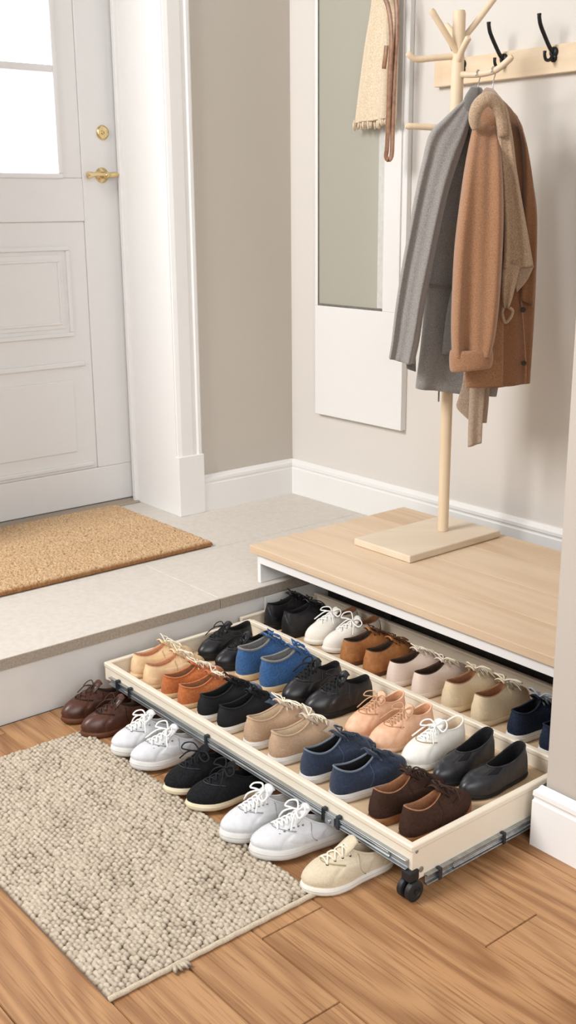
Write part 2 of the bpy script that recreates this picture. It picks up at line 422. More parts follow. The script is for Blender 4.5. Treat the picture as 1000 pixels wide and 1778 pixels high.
# ------------------------------------------------------------------ doormat
def grid_mat(name, parent, material, x0, x1, y0, y1, z0, hfun, step, skirt):
    nx, ny = int((x1 - x0) / step) + 1, int((y1 - y0) / step) + 1
    X, Y = np.meshgrid(np.linspace(x0, x1, nx), np.linspace(y0, y1, ny), indexing='ij')
    Z, DXo, DYo = hfun(X, Y)
    V = np.stack([X + DXo, Y + DYo, z0 + Z], -1).reshape(-1, 3)
    idx = np.arange(nx * ny).reshape(nx, ny)
    F = np.stack([idx[:-1, :-1], idx[1:, :-1], idx[1:, 1:], idx[:-1, 1:]], -1).reshape(-1, 4)
    border = list(idx[:, 0]) + list(idx[-1, 1:]) + list(idx[-2::-1, -1]) + list(idx[0, -2:0:-1])
    nb = len(border); base = V[border].copy(); base[:, 2] = skirt
    b0 = len(V); V = np.vstack([V, base])
    SF = [(border[i], b0 + i, b0 + (i + 1) % nb, border[(i + 1) % nb]) for i in range(nb)]
    me = bpy.data.meshes.new(name)
    faces = F.tolist() + SF
    me.from_pydata(V.tolist(), [], faces)
    me.polygons.foreach_set('use_smooth', [True] * len(me.polygons))
    me.materials.append(material)
    o = bpy.data.objects.new(name, me); COL.objects.link(o)
    if parent: o.parent = parent
    return o

rng = np.random.default_rng(3)
def blobs(X, Y, px, py, jit, rx, ry, stagger=True, seed=1):
    """height field of jittered rounded nubs on a px x py lattice"""
    rg = np.random.default_rng(seed); Z = np.zeros_like(X); nI = int((X.max() - X.min()) / px) + 3; nJ = int((Y.max() - Y.min()) / py) + 4
    jx = rg.uniform(-jit, jit, (nI + 4, nJ + 4)); jy = rg.uniform(-jit, jit, (nI + 4, nJ + 4)); jh = rg.uniform(.72, 1.1, (nI + 4, nJ + 4))
    fy = (Y - Y.min()) / py; j0 = np.floor(fy).astype(int)
    for dj in (-1, 0, 1):
        j = j0 + dj; st = (.5 * (j % 2)) if stagger else 0
        fx = (X - X.min()) / px - st; i0 = np.floor(fx).astype(int)
        for di in (-1, 0, 1):
            i = i0 + di; I = np.clip(i + 2, 0, nI + 3); J = np.clip(j + 2, 0, nJ + 3)
            cx = i + .5 + jx[I, J] + st; cy = j + .5 + jy[I, J]
            d2 = (((X - X.min()) / px - cx) * px / rx) ** 2 + ((fy - cy) * py / ry) ** 2
            Z = np.maximum(Z, jh[I, J] * np.sqrt(np.clip(1 - d2, 0, 1)))
    return Z
def coir_h(X, Y):
    z = blobs(X, Y, .0092, .0078, .38, .0064, .0058, seed=5)
    edge = np.minimum.reduce([X - X.min(), X.max() - X, Y - Y.min(), Y.max() - Y])
    e = np.clip(edge / .012, 0, 1) ** .5
    h = (.0085 + z * .0085 + rng.normal(0, .0009, X.shape)) * (.45 + .55 * e)
    w = rng.normal(0, .0007, X.shape)
    return h, w, rng.normal(0, .0007, X.shape)
t = thing('doormat', 'golden brown coir doormat on the tiled landing before the white door', 'doormat', (0, 0, 0))
grid_mat('coir_pile', t, M['coir'], -.212, .357, -1.50, -.612, S + .004, coir_h, .0022, S + .004)
box('mat_backing', M['coir_back'], t, -.208, .353, -1.496, -.616, S, S + .006, bevel=.001)

# ------------------------------------------------------------------ chunky rug
def rug_h(X, Y):
    z = blobs(X, Y, .0125, .0088, .17, .0078, .0056, seed=9)
    edge = np.minimum.reduce([X - X.min(), X.max() - X, Y - Y.min(), Y.max() - Y])
    e = np.clip(edge / .008, 0, 1) ** .5
    low = .0006 * np.sin(X * 31 + Y * 17) + .0005 * np.sin(Y * 60)
    h = (.0012 + z * .0092 + low + rng.normal(0, .00035, X.shape)) * (.55 + .45 * e)
    far = np.sin(X * 90) * .0012 + np.sin(X * 37 + 1) * .0012
    return np.maximum(h, .0006), rng.normal(0, .0002, X.shape), far * ((Y - Y.min()) / (Y.max() - Y.min()) > .985) + rng.normal(0, .0002, X.shape)
RX0, RX1, RY0, RY1 = .892, 1.702, -1.778, -1.362
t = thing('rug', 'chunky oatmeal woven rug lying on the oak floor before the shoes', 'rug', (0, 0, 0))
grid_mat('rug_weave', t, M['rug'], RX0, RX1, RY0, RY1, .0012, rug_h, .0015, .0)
mb = MB()
mb.tube([(RX1 + .003, RY0 + (RY1 - RY0) * i / 40, .0046 + .0006 * math.sin(i * 1.7)) for i in range(41)], .0046, 10)
mb.build('hem', M['rug_hem'], t, smooth=True)
mb = MB(); rd = random.Random(4)
for k in range(14):
    a = rd.uniform(-.9, .9); L0 = rd.uniform(.012, .022)
    p = Vector((RX1 + .004, -1.655 + rd.uniform(-.008, .008), .005))
    mb.tube([p, p + Vector((L0 * .5 * math.cos(a), L0 * .5 * math.sin(a), .005)), p + Vector((L0 * math.cos(a), L0 * math.sin(a), -.001))], [.002, .003, .0022], 6)
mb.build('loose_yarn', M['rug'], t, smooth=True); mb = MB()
for k in range(12):
    a = rd.uniform(0, 2 * PI); p = Vector((RX0 + .004 + rd.uniform(0, .03), RY1 - .004, .008))
    mb.tube([p, p + Vector((.006 * math.cos(a), .008 * math.sin(a), .006)), p + Vector((.012 * math.cos(a), .014 * abs(math.sin(a)), .002))], [.0025, .0035, .0025], 6)
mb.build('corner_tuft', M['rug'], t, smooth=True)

# ------------------------------------------------------------------ bench over the step
BT = .2725
t = thing('bench', 'low oak topped bench with white frame set over the step', 'bench', (1.25, -.42, 0))
def L_(x): return x - 1.25
def B_(mb, x0, x1, y0, y1, z0, z1): return mb.box(x0 - 1.25, x1 - 1.25, y0 + .42, y1 + .42, z0, z1)
mb = MB()
yb = [-.722, -.575, -.42, -.27, -.125]
for i in range(4): B_(mb, .686, 1.850, yb[i] + (.00015 if i else 0), yb[i + 1] - .00015, BT - .021, BT)
mb.build('bench_top', M['bench'], t, bevel=.0012)
mb = MB(); B_(mb, .703, .716, -.708, -.135, S + .0005, BT - .0215); mb.build('side_panel', M['white'], t, bevel=.001)
mb = MB(); B_(mb, 1.838, 1.852, -.708, -.135, .0005, BT - .0215); mb.build('side_panel', M['white'], t, bevel=.001)
mb = MB(); B_(mb, .7165, 1.8375, -.712, -.694, BT - .0485, BT - .0215); mb.build('apron', M['white'], t, bevel=.001)
mb = MB(); B_(mb, .7165, 1.8375, -.50, -.488, .14, BT - .0215); B_(mb, .76, 1.8375, -.50, -.488, .0005, .14); mb.build('back_panel', M['dark'], t, bevel=.001)  # added dark sheet, stands in for the shade under the bench
mb = MB(); B_(mb, .7345, .745, -.715, -.50, .0005, S - .03); sp = mb.build('inner_end_panel', M['riser'], t, bevel=.001)
for yy in (-.66, -.61):
    MB().lathe([(0, 0), (.0035, 0), (.0035, .003), (0, .0035)], (.745 - 1.25, yy + .42, .112), 'x', 12).build('screw', M['black'], sp)
mb = MB(); B_(mb, 1.03, 1.055, -.54, -.501, .112, BT - .0215); mb.build('support_bracket', M['black_metal'], t, bevel=.001)

# ------------------------------------------------------------------ pull-out shoe drawer
DX0, DX1, DY0, DY1, DZ = .785, 1.822, -1.243, -.532, .105
DF = .0655                                  # top of the drawer's base board
t = thing('shoe_drawer', 'long cream pull-out shoe drawer rolled out from under the bench', 'drawer', (1.3, -.89, 0))
def D_(mb, x0, x1, y0, y1, z0, z1): return mb.box(x0 - 1.3, x1 - 1.3, y0 + .89, y1 + .89, z0, z1)
mb = MB(); D_(mb, DX0 + .008, DX1 - .008, DY0 + .008, -.806, DF - .006, DF); D_(mb, .7495, DX1 - .008, -.806, DY1 - .008, DF - .006, DF); mb.build('base_board', M['drawer_in'], t, bevel=0)
def railp(y, sgn, z0, z1):      # profile across y with a rounded lip on top
    return [(y, z0), (y, z1 - .012), (y - sgn * .002, z1 - .010), (y - sgn * .002, z1 - .002), (y, z1), (y + sgn * .010, z1), (y + sgn * .0115, z1 - .0015), (y + sgn * .0115, z1 - .007), (y + sgn * .009, z1 - .008), (y + sgn * .009, z0)]
def rail_x(name, x0, x1, y, sgn, z0, z1):
    mb = MB(); mb.prism([(a + .89, b) for a, b in railp(y, sgn, z0, z1)], x0 - 1.3, x1 - 1.3, 'x'); return mb.build(name, M['drawer'], t, bevel=.0007, seg=1)
def rail_y(name, y0, y1, x, sgn, z0, z1):
    mb = MB(); mb.prism([(a - 1.3, b) for a, b in railp(x, sgn, z0, z1)], y0 + .89, y1 + .89, 'y'); return mb.build(name, M['drawer'], t, bevel=.0007, seg=1)
fr = rail_x('front_panel', DX0, DX1, DY0, 1, .062, DZ)
rail_x('divider', DX0 + .010, DX1 - .010, -.806, 1, DF, DZ)
rail_x('back_panel', .7485, DX1, DY1, -1, DF - .006, DZ + .004)
rail_y('side_panel', DY0 + .0003, -.800, DX0 + .0003, 1, .0595, DZ + .0004)
rail_y('side_panel', -.806, DY1, .7485, 1, .0595, DZ - .004)
re = rail_y('side_panel', DY0 + .0003, DY1, DX1 - .0003, -1, .034, DZ + .0004)
for (yy, zz, r) in ((DY0 + .010, .092, .0035), (DY0 + .022, .052, .0055)):
    mb = MB().lathe([(0, 0), (r, 0), (r, .0012), (r * .6, .002), (0, .0012)], (DX1 - 1.3, yy + .89, zz), 'x', 16); mb.build('screw', M['steel'], re, smooth=True, sharp=40)
# metal runner under the front edge
def chan(z0, z1, d, y):         # C-shaped channel profile (y outward negative)
    return [(y, z0), (y - d, z0), (y - d, z0 + .0022), (y - .003, z0 + .004), (y - .003, z1 - .004), (y - d, z1 - .0022), (y - d, z1), (y, z1)]
mb = MB(); mb.prism([(a + .89, b) for a, b in chan(.0585, .0775, .009, DY0)], DX0 + .03 - 1.3, DX1 - .008 - 1.3, 'x')
mb.prism([(a + .89, b) for a, b in chan(.0625, .0735, .0055, DY0 - .003)], DX0 + .10 - 1.3, DX1 - .05 - 1.3, 'x')
run = mb.build('slide_rail', M['steel'], t, bevel=.0005, seg=1)
for xx in (.855, .91, 1.22, 1.60, 1.64):
    mb = MB(); D_(mb, xx - .004, xx + .004, DY0 - .0115, DY0 - .001, .0565, .083); mb.build('slide_clip', M['steel_dark'], run, bevel=.001)
mb = MB(); D_(mb, 1.607, 1.633, DY0 - .0125, DY0 - .004, .0575, .076)
mb.lathe([(0, 0), (.004, 0), (.004, -.003), (0, -.003)], (1.62 - 1.3, DY0 - .0125 + .89, .064), 'y', 12); mb.build('latch', M['steel'], run, bevel=.0008)
# metal runner along the right-hand end
def chan_y(z0, z1, d, x): return [(x, z0), (x + d, z0), (x + d, z0 + .002), (x + .003, z0 + .004), (x + .003, z1 - .004), (x + d, z1 - .002), (x + d, z1), (x, z1)]
mb = MB(); mb.prism([(a - 1.3, b) for a, b in chan_y(.020, .040, .009, DX1)], DY0 + .03 + .89, -.60 + .89, 'y')
mb.prism([(a - 1.3, b) for a, b in chan_y(.025, .036, .006, DX1 + .002)], DY0 + .10 + .89, -.60 + .89, 'y')
run2 = mb.build('slide_rail', M['steel'], t, bevel=.0005, seg=1)
for yy in (DY0 + .062, DY0 + .235):
    mb = MB(); D_(mb, DX1 + .001, DX1 + .011, yy - .004, yy + .004, .019, .042); mb.build('slide_clip', M['steel_dark'], run2, bevel=.001)
# casters
def caster(x, y, name='caster'):
    mb = MB(); D_(mb, x - .011, x + .011, y - .012, y + .012, .038, .058); cs = mb.build(name, M['black'], t, bevel=.003)
    for s in (-1, 1):
        mb = MB().lathe([(0, -.0065), (.015, -.0065), (.019, -.0045), (.0195, 0), (.019, .0045), (.015, .0065), (.010, .0065), (.009, .005), (.004, .005), (.0035, .0075), (0, .0075)], (x - 1.3, y + .89, .0196), 'x', 24)
        o = mb.build('wheel', M['black'], cs, smooth=True, sharp=40); o.data.transform(Matrix.Translation((s * .0095, 0, 0)))
        if s == -1: o.data.transform(Matrix.Translation((-(x - 1.3 - .0095) * 1, 0, 0))); o.data.transform(Matrix.Scale(-1, 4, (1, 0, 0))); o.data.transform(Matrix.Translation(((x - 1.3 - .0095), 0, 0))); o.data.flip_normals()
    return cs
caster(DX1 - .006, DY0 + .002)
caster(DX1 - .012, -.56); caster(DX0 + .015, -.56)

# ------------------------------------------------------------------ shoes
_mt, _mw = [0, .12, .28, .45, .60, .74, .88, 1], [.78, .76, .72, .76, .92, 1.0, .93, .80]
class Shoe:
    NF = 44; NV = 11
    def __init__(s, L=.178, W=.068, sole=.016, heel=.062, dip=.052, tf=.54, th=.074, toe=.044, side=1, point=.72, ow=.66, toe_k=1.0):
        s.__dict__.update(locals())
    def m(s, t): return interp(t, _mt, _mw)
    def outline(s, f, k=1.0):
        c, si = math.cos(f), math.sin(f); t = .5 + .5 * c
        e = s.point + (.06 if c < 0 else .12)
        hw = s.W / 2 * s.m(t) * abs(si) ** (e if c > 0 else .62)
        cx = s.side * s.W * .07 * math.sin((t - .35) * 2.2) * (1 if t > .35 else .3)
        return cx + math.copysign(hw, si) * k if si else cx, s.L * (t - .5) * (1 - (1 - k) * .45), t
    def collar(s, f):
        c, si = math.cos(f), math.sin(f); a = .5 + .5 * c; tb = .045
        t = tb + (s.tf - tb) * a
        hw = s.W / 2 * s.m(t) * s.ow * (1 - .42 * a ** 2) * abs(si) ** .72
        q = [s.heel, s.dip, s.th]; z = q[0] * (1 - a) * (1 - 2 * a) + q[1] * 4 * a * (1 - a) * .9 + q[2] * a * (2 * a - 1) + .1 * 4 * a * (1 - a) * (q[0] + q[2]) / 2
        return math.copysign(hw, si) if si else 0.0, s.L * (t - .5), z
    def S(s, f, v):
        x0, y0, t0 = s.outline(f, .965); z0 = s.sole - .001 + s.spring(t0)
        x3, y3, z3 = s.collar(f); c = math.cos(f)
        w = sstep(-.05, .75, c); dz = z3 - z0
        P0 = Vector((x0, y0, z0)); P3 = Vector((x3, y3, z3))
        d = P3 - P0
        sA = P0 + Vector((d.x * -.05, d.y * -.03, dz * .42)); sB = P0 + Vector((d.x * .62, d.y * .55, dz * .80))
        th = s.toe - z0 + s.spring(1)
        tA = P0 + Vector((d.x * -.02, d.y * -.05, th * 1.05 * s.toe_k)); tB = P0 + Vector((d.x * .52, d.y * .50, th * .92 + (dz - th) * .34))
        P1 = sA.lerp(tA, w); P2 = sB.lerp(tB, w); u = 1 - v
        return P0 * u ** 3 + P1 * 3 * u * u * v + P2 * 3 * u * v * v + P3 * v ** 3
    def spring(s, t): return .006 * max(0, (t - .74) / .26) ** 2
    def upper(s):
        mb = MB(); n = s.NF
        mb.rings([[s.S(2 * PI * k / n, j / (s.NV - 1)) for k in range(n)] for j in range(s.NV)])
        s.bvh = BVHTree.FromPolygons([Vector(p) for p in mb.v], mb.f)
        return mb
    def top(s, x, y, off=0.0):
        h = s.bvh.ray_cast(Vector((x, y, .3)), Vector((0, 0, -1)))
        return None if h[0] is None else h[0].z + off
    def nrm(s, f, v):
        e = 1e-3; a = s.S(f + e, v) - s.S(f - e, v); b = s.S(f, min(v + e, 1)) - s.S(f, max(v - e, 0)); n = a.cross(b)
        if n.length < 1e-12: return Vector((0, 0, 1))
        n.normalize(); p = s.S(f, v); o = Vector((p.x, 0, .3 * p.z + .01))
        return n if n.dot(Vector((p.x, p.y, p.z))) > 0 else -n
    def overlay(s, f0, f1, v0, v1, off, nf=16, nv=7, vfun=None):
        """a raised leather piece following the upper"""
        rows = []
        for j in range(nv):
            row = []
            for i in range(nf):
                f = f0 + (f1 - f0) * i / (nf - 1); va, vb = (v0, v1) if vfun is None else vfun(i / (nf - 1))
                v = va + (vb - va) * j / (nv - 1)
                o = off if 0 < i < nf - 1 and 0 < j < nv - 1 else -.0008
                if j in (1, nv - 2) or i in (1, nf - 2):
                    pass
                row.append(s.S(f, v) + s.nrm(f, v) * o)
            rows.append(row)
        return MB().rings(rows, closed=False)
    def sole_mb(s, bulge=1.035, arch=0.0):
        n = s.NF; mb = MB(); rings = []
        for k, zf in ((.93, 0), (.985, .06), (bulge, .35), (bulge, .78), (1.0, 1.0)):
            r = []
            for i in range(n):
                x, y, tt = s.outline(2 * PI * i / n, k)
                z = s.sole * zf + s.spring(tt)
                if zf < .2: z += arch * sstep(.27, .31, tt) * (1 - sstep(.42, .58, tt))
                r.append((x, y, z))
            rings.append(r)
        return mb.rings(rings, True, True)
    def lining(s):
        n = s.NF; rings = []
        cy = s.L * ((.045 + s.tf) / 2 - .5)
        for k, f in ((1.0, 0), (.93, .002), (.90, -.004), (.92, -.45), (.90, -1)):
            r = []
            for i in range(n):
                x, y, z = s.collar(2 * PI * i / n)
                zz = z + f if f > -.1 else z + (s.sole + .004 - z) * (-f)
                r.append((x * k, cy + (y - cy) * (1 - (1 - k) * .5), zz))
            rings.append(r)
        return MB().rings(rings, False, True)
    def tongue(s, h=.014, back=.10, wk=.36):
        yt = s.L * (s.tf - .5); w = s.W * wk / 2; rows = []
        for dy, z in ((.05 * s.L, s.th - .010), (.01 * s.L, s.th - .001), (-.05 * s.L, s.th + h * .5), (-back * s.L, s.th + h), (-(back + .02) * s.L, s.th + h * .98)):
            k = 1 if dy > -.09 * s.L else .86
            rows.append([(w * k * a, yt + dy, z - .006 * a * a) for a in (-1, -.6, -.2, .2, .6, 1)])
        return MB().rings(rows, closed=False)
    def laces(s, rows=4, r=.0017, wk=.17, y0=None, y1=None, bow=True, loop=1.0, seed=0, tail=1.0):
        rd = random.Random(seed); mb = MB()
        ya = s.L * (s.tf - .5 - .01) if y1 is None else y1; yb = s.L * (s.tf - .5 + .235) if y0 is None else y0
        yb = min(yb, s.L * .28)
        ysr = [yb + (ya - yb) * i / (rows - 1) for i in range(rows)]
        cx = lambda y: s.side * s.W * .07 * math.sin(((y / s.L + .5) - .35) * 2.2) * (1 if y / s.L > -.15 else .3) * .8
        def P(x, y, lift):
            z = s.top(x, y)
            if z is None: z = s.th - .002 * (1 if abs(x) < .008 else 2)
            return Vector((x, y, z + lift))
        for i in range(rows):
            wx = s.W * (wk + .02 * i / rows)
            y = ysr[i]; c = cx(y)
            if i < rows - 1:
                y2 = ysr[i + 1]; wx2 = s.W * wk
                for sg in (-1, 1):
                    pts = []
                    for q in range(9):
                        a = q / 8; x = c + sg * wx * (1 - 2 * a); yy = y + (y2 - y) * a
                        pts.append(P(x, yy, .0006 + .0030 * math.sin(PI * a) + (.0008 if sg > 0 else 0)))
                    mb.tube(pts, r, 6)
            if i == 0 or i == rows - 1:
                mb.tube([P(c + wx * (1 - 2 * q / 8), y, .0004 + .003 * math.sin(PI * q / 8)) for q in range(9)], r, 6)
        if bow:
            K = P(cx(ya), ya, .005)
            mb.lathe([(0, -.0028), (.0028, -.0018), (.0034, 0), (.0028, .0018), (0, .0028)], K, 'x', 8)
            for sg in (-1, 1):
                j = lambda a: rd.uniform(1 - a, 1 + a)
                l = loop * .030 * j(.2); u = .011 * j(.4); f = rd.uniform(-.004, .010)
                ctl = [K, K + Vector((sg * l * .5, f - .006, u)), K + Vector((sg * l, f + .002, u * .55)), K + Vector((sg * l * .95, f + .012, -.001)), K + Vector((sg * l * .45, f + .010, .002)), K]
                pts = [Vector(p) for p in catmull(ctl, 20)]
                pts = [s.above(p, r) for p in pts]; mb.tube(pts, r, 6)
                l2 = tail * .030 * j(.25)
                ctl = [K, K + Vector((sg * .006, .008, .003)), K + Vector((sg * l2 * .6, .020 * j(.3), -.004)), K + Vector((sg * l2, .030 * j(.4), -.022))]
                pts = [s.above(Vector(p), r) for p in catmull(ctl, 12)]; mb.tube(pts, r * .95, 6)
        return mb
    def above(s, p, r):
        z = s.top(p.x, p.y)
        if z is not None and p.z < z + r: p = Vector((p.x, p.y, z + r))
        elif z is None and s.sole < p.z < s.th and abs(p.x) < s.W * .5: pass
        return p
    def eyelets(s, rows, wk, mat_r=.0028):
        mb = MB(); ya = s.L * (s.tf - .5 - .01); yb = min(s.L * (s.tf - .5 + .235), s.L * .28)
        for i in range(rows):
            y = yb + (ya - yb) * i / (rows - 1)
            for sg in (-1, 1):
                x = sg * s.W * (wk + .035); z = s.top(x, y)
                if z is None: continue
                mb.lathe([(0, -.001), (mat_r, -.001), (mat_r, .0012), (0, .0014)], (x, y, z), 'z', 8)
        return mb
    def facing(s, sg, wk):
        """eyestay: raised strip beside the lacing"""
        ya = s.L * (s.tf - .5 - .035); yb = min(s.L * (s.tf - .5 + .26), s.L * .30); rows = []
        n = 10
        for i in range(n):
            y = ya + (yb - ya) * i / (n - 1); row = []
            for k in range(6):
                x = sg * s.W * (wk - .055 + .17 * k / 5 * (1 - .35 * (i / (n - 1)) ** 3)); z = s.top(x, y)
                if z is None: z = rows[-1][k][2] if rows else s.th - .006 - .004 * k
                o = .0016 if 0 < i < n - 1 and 0 < k < 5 else -.0006
                row.append((x, y, z + o))
            rows.append(row)
        return MB().rings(rows, closed=False)

LEATHER = {}
def cmat(key, c1, c2=None, kind='suede'):
    if key in LEATHER: return LEATHER[key]
    kw = dict(suede=dict(rough=.92, scale=240, bump=.35, sheen=.18, dist=.001), leather=dict(rough=.38, scale=55, bump=.12, bscale=420, dist=.0007),
              canvas=dict(rough=.85, scale=700, bump=.35, sheen=.15, dist=.0008), rubber=dict(rough=.55, scale=40), cord=dict(rough=.85, scale=900, bump=.5, dist=.0006), soft=dict(rough=.62, scale=70, bump=.15, bscale=500, dist=.0006))[kind]
    if key.startswith(('black', 'charcoal', 'dark')): kw['sheen'] = 0; kw['spec'] = .25 if kind != 'leather' else .5
    LEATHER[key] = mat(key, c1, c2, **kw); return LEATHER[key]

def make_shoe(name, label, group, heel_xy, ang, toward_viewer, z, P, tilt=0.0, seed=0, cat='shoe'):
    """heel_xy: heel point on the surface; ang: degrees the toe swings towards +x; toward_viewer: toe points to -y"""
    g = {k: P[k] for k in ('L', 'W', 'sole', 'heel', 'dip', 'tf', 'th', 'toe', 'point', 'ow', 'toe_k') if k in P}
    s = Shoe(side=P.get('side', 1), **g)
    a = math.radians(ang)
    d = Vector((math.sin(a), -math.cos(a) if toward_viewer else math.cos(a), 0))
    rz = math.atan2(d.y, d.x) - PI / 2
    ctr = Vector((heel_xy[0], heel_xy[1], z)) + d * (s.L / 2)
    ctr.z += math.sin(tilt) * s.L / 2
    t = thing(name, label, cat, ctr, rz, group); t.rotation_euler = (tilt, 0, rz)
    up_m, so_m, li_m, la_m = P['upper'], P['solem'], P['lining'], P.get('lacem')
    upo = s.upper().build('upper', up_m, t, smooth=True)
    s.sole_mb(P.get('bulge', 1.035), P.get('arch', 0)).build('sole', so_m, t, smooth=True, sharp=60)
    s.lining().build('lining', li_m, t, smooth=True, recalc=True)
    F = P.get('feat', ())
    if 'tongue' in F: s.tongue(P.get('tg', .012), P.get('tgb', .09), .40).build('tongue', P.get('tonguem', up_m), t, smooth=True, solid=.0028)
    if 'toecap' in F: s.overlay(-1.02, 1.02, .01, .60, .0019, 20, 8, lambda a: (.01, .60 + .02 * math.sin(PI * a))).build('toe_cap', P.get('capm', up_m), t, smooth=True)
    sm = P.get('seamm')
    if sm:
        vt = lambda f: .60 + .02 * math.sin(PI * (f + 1.02) / 2.04)
        if 'toecap' in F:
            MB().tube([s.S(f, vt(f)) + s.nrm(f, vt(f)) * .0014 for f in [-1.04 + 2.08 * k / 28 for k in range(29)]], .0010, 5).build('toe_seam', sm, t, smooth=True)
        if 'quarter' in F:
            for sg in (-1, 1):
                MB().tube([s.S(sg * f, v) + s.nrm(sg * f, v) * .0008 for f, v in [(1.05 + .75 * k / 18, .95 - .9 * (k / 18) ** 1.6) for k in range(19)]], .0008, 5).build('side_seam', sm, t, smooth=True)
    if 'heelcap' in F: s.overlay(PI - .85, PI + .85, .01, .95, .0012, 16, 7, lambda a: (.01, .35 + .58 * math.exp(-((a - .5) / .2) ** 2))).build('heel_counter', P.get('counterm', up_m), t, smooth=True)
    if 'quarter' in F:
        for sg in (-1, 1):
            s.overlay(sg * 1.02, sg * 1.95, .02, .9, .0011, 14, 7, lambda a: (.02 + .25 * (1 - a) ** 2, .62 + .3 * a)).build('side_panel', P.get('counterm', up_m), t, smooth=True)
    if 'foxing' in F:   # stitched line round the sole
        n = 60; mb = MB(); mb.tube([Vector(s.outline(2 * PI * k / n, 1.045)[:2] + (s.sole * .62 + s.spring(s.outline(2 * PI * k / n)[2]),)) for k in range(n + 1)], .0007, 5, False); mb.build('sole_line', P.get('linem', so_m), t, smooth=True)
    if 'collar' in F:
        n = 40; mb = MB(); mb.tube([Vector(s.collar(2 * PI * k / n)) + Vector((0, 0, .0004)) for k in range(n + 1)], P.get('collar_r', .0022), 7, False); mb.build('collar', P.get('collarm', up_m), t, smooth=True)
    rows = P.get('rows', 4); wk = P.get('wk', .16)
    if 'facing' in F:
        for sg in (-1, 1): s.facing(sg, wk).build('eyestay', P.get('facem', up_m), t, smooth=True)
    if 'eyelets' in F: s.eyelets(rows, wk).build('eyelets', P.get('eyem', li_m), t)
    if la_m: s.laces(rows, P.get('lr', .0017), wk, bow=P.get('bow', True), loop=P.get('loop', 1.0), seed=seed, tail=P.get('tail', 1.0)).build('laces', la_m, t, smooth=True)
    if 'saddle' in F:   # loafer apron and elastic gussets
        s.overlay(-.62, .62, .55, .99, .0014, 16, 7).build('vamp_panel', P.get('capm', up_m), t, smooth=True)
        for sg in (-1, 1): s.overlay(sg * .66, sg * 1.15, .62, .98, .0010, 10, 6).build('elastic_gusset', P['gorem'], t, smooth=True)
    if 'heelblock' in F:
        mb = MB(); ring0 = []; ring1 = []
        n = 24
        for k in range(n):
            f = PI / 2 + .35 + (PI - .7) * k / (n - 1); x, y, tt = s.outline(f, 1.03); ring0.append((x, y, 0.0)); x, y, tt = s.outline(f, 1.045); ring1.append((x, y, s.sole * .72))
        mb.rings([ring0, ring1], True, True); mb.build('heel_block', P.get('heelm', so_m), t)
    return t

W_ = cmat('white_rubber', '#d8d6d1', '#dfddd8', 'rubber'); CR = cmat('cream_rubber', '#ddcfae', '#e6d9bd', 'rubber')
OW = cmat('offwhite_rubber', '#e2dcd0', '#e8e3d9', 'rubber'); GUM = cmat('gum_rubber', '#8d5a34', '#9a6740', 'rubber'); BKS = cmat('black_sole', '#171516', '#201d1e', 'rubber')
BRS = cmat('brown_sole', '#573019', '#643a22', 'rubber'); TANS = cmat('tan_sole', '#c8ac83', '#d3b992', 'rubber'); PKS = cmat('peach_sole', '#cfae92', '#d9bba1', 'rubber')
CW = cmat('white_cord', '#e6e3dd', '#f0eee9', 'cord'); CB = cmat('black_cord', '#141416', '#242427', 'cord'); CC = cmat('cream_cord', '#dfd2ba', '#ebe1cd', 'cord')
CN = cmat('tan_cord', '#b18563', '#c79c7a', 'cord'); CBR = cmat('brown_cord', '#2c1b12', '#3d281b', 'cord'); CG = cmat('grey_cord', '#8f949b', '#a9adb2', 'cord'); CD = cmat('dark_brown_cord', '#4a2e1e', '#5e3d29', 'cord'); CNV = cmat('navy_cord', '#232b38', '#333c4a', 'cord'); CBL = cmat('blue_cord', '#2c5384', '#3b6496', 'cord')
LB = cmat('black_lining', '#151414', '#1e1c1c', 'suede'); LT = cmat('tan_lining', '#8a5c3b', '#9b6b48', 'suede'); LC = cmat('cream_lining', '#c9b497', '#d5c2a7', 'suede'); LG = cmat('grey_lining', '#6d6b68', '#7e7b78', 'suede'); LW = cmat('white_lining', '#d4d0ca', '#dedad4', 'suede'); LP = cmat('peach_lining', '#c08a63', '#cd9a74', 'suede'); LD = cmat('dark_lining', '#3a2a20', '#4a372b', 'suede')
UP = dict(brown=cmat('brown_leather', '#3f2318', '#532f22', 'leather'), white=cmat('white_leather', '#cacacc', '#d3d3d5', 'soft'), blacksuede=cmat('black_suede', '#0f1012', '#1a1b1e', 'suede'),
          beige=cmat('beige_suede', '#c7b89d', '#cfc1a7', 'suede'), tan=cmat('sand_leather', '#d9b88c', '#e2c49c', 'soft'), rust=cmat('rust_suede', '#a55a2b', '#bb6c38', 'suede'),
          black=cmat('black_leather', '#161517', '#211f21', 'leather'), charcoal=cmat('charcoal_canvas', '#17181a', '#232427', 'canvas'), taupe=cmat('taupe_suede', '#ab8d72', '#b5987c', 'suede'), navy=cmat('navy_suede', '#1e283b', '#27334a', 'suede'),
          navy2=cmat('dark_navy_suede', '#161d2d', '#222b3d', 'suede'), dbrown=cmat('dark_brown_suede', '#36231a', '#412b20', 'suede'), blue=cmat('cobalt_suede', '#254b78', '#345f90', 'suede'), slate=cmat('slate_blue_suede', '#47576e', '#5b6c85', 'suede'), peach=cmat('peach_leather', '#d9a987', '#e5bb9c', 'soft'),
          cream=cmat('cream_canvas', '#e3dccf', '#ece6db', 'canvas'), ivory=cmat('ivory_leather', '#e2ddd3', '#eae6de', 'soft'), cognac=cmat('cognac_leather', '#9a6335', '#ad7443', 'soft'), blush=cmat('blush_suede', '#d9c6b7', '#decbbd', 'suede'), sand=cmat('sand_suede', '#cfba98', '#d5c1a1', 'suede'), taupetoe=cmat('pale_taupe_canvas', '#bfab97', '#cdbba9', 'canvas'), loafer=cmat('black_loafer_leather', '#1e1e21', '#2b2b2f', 'leather'))
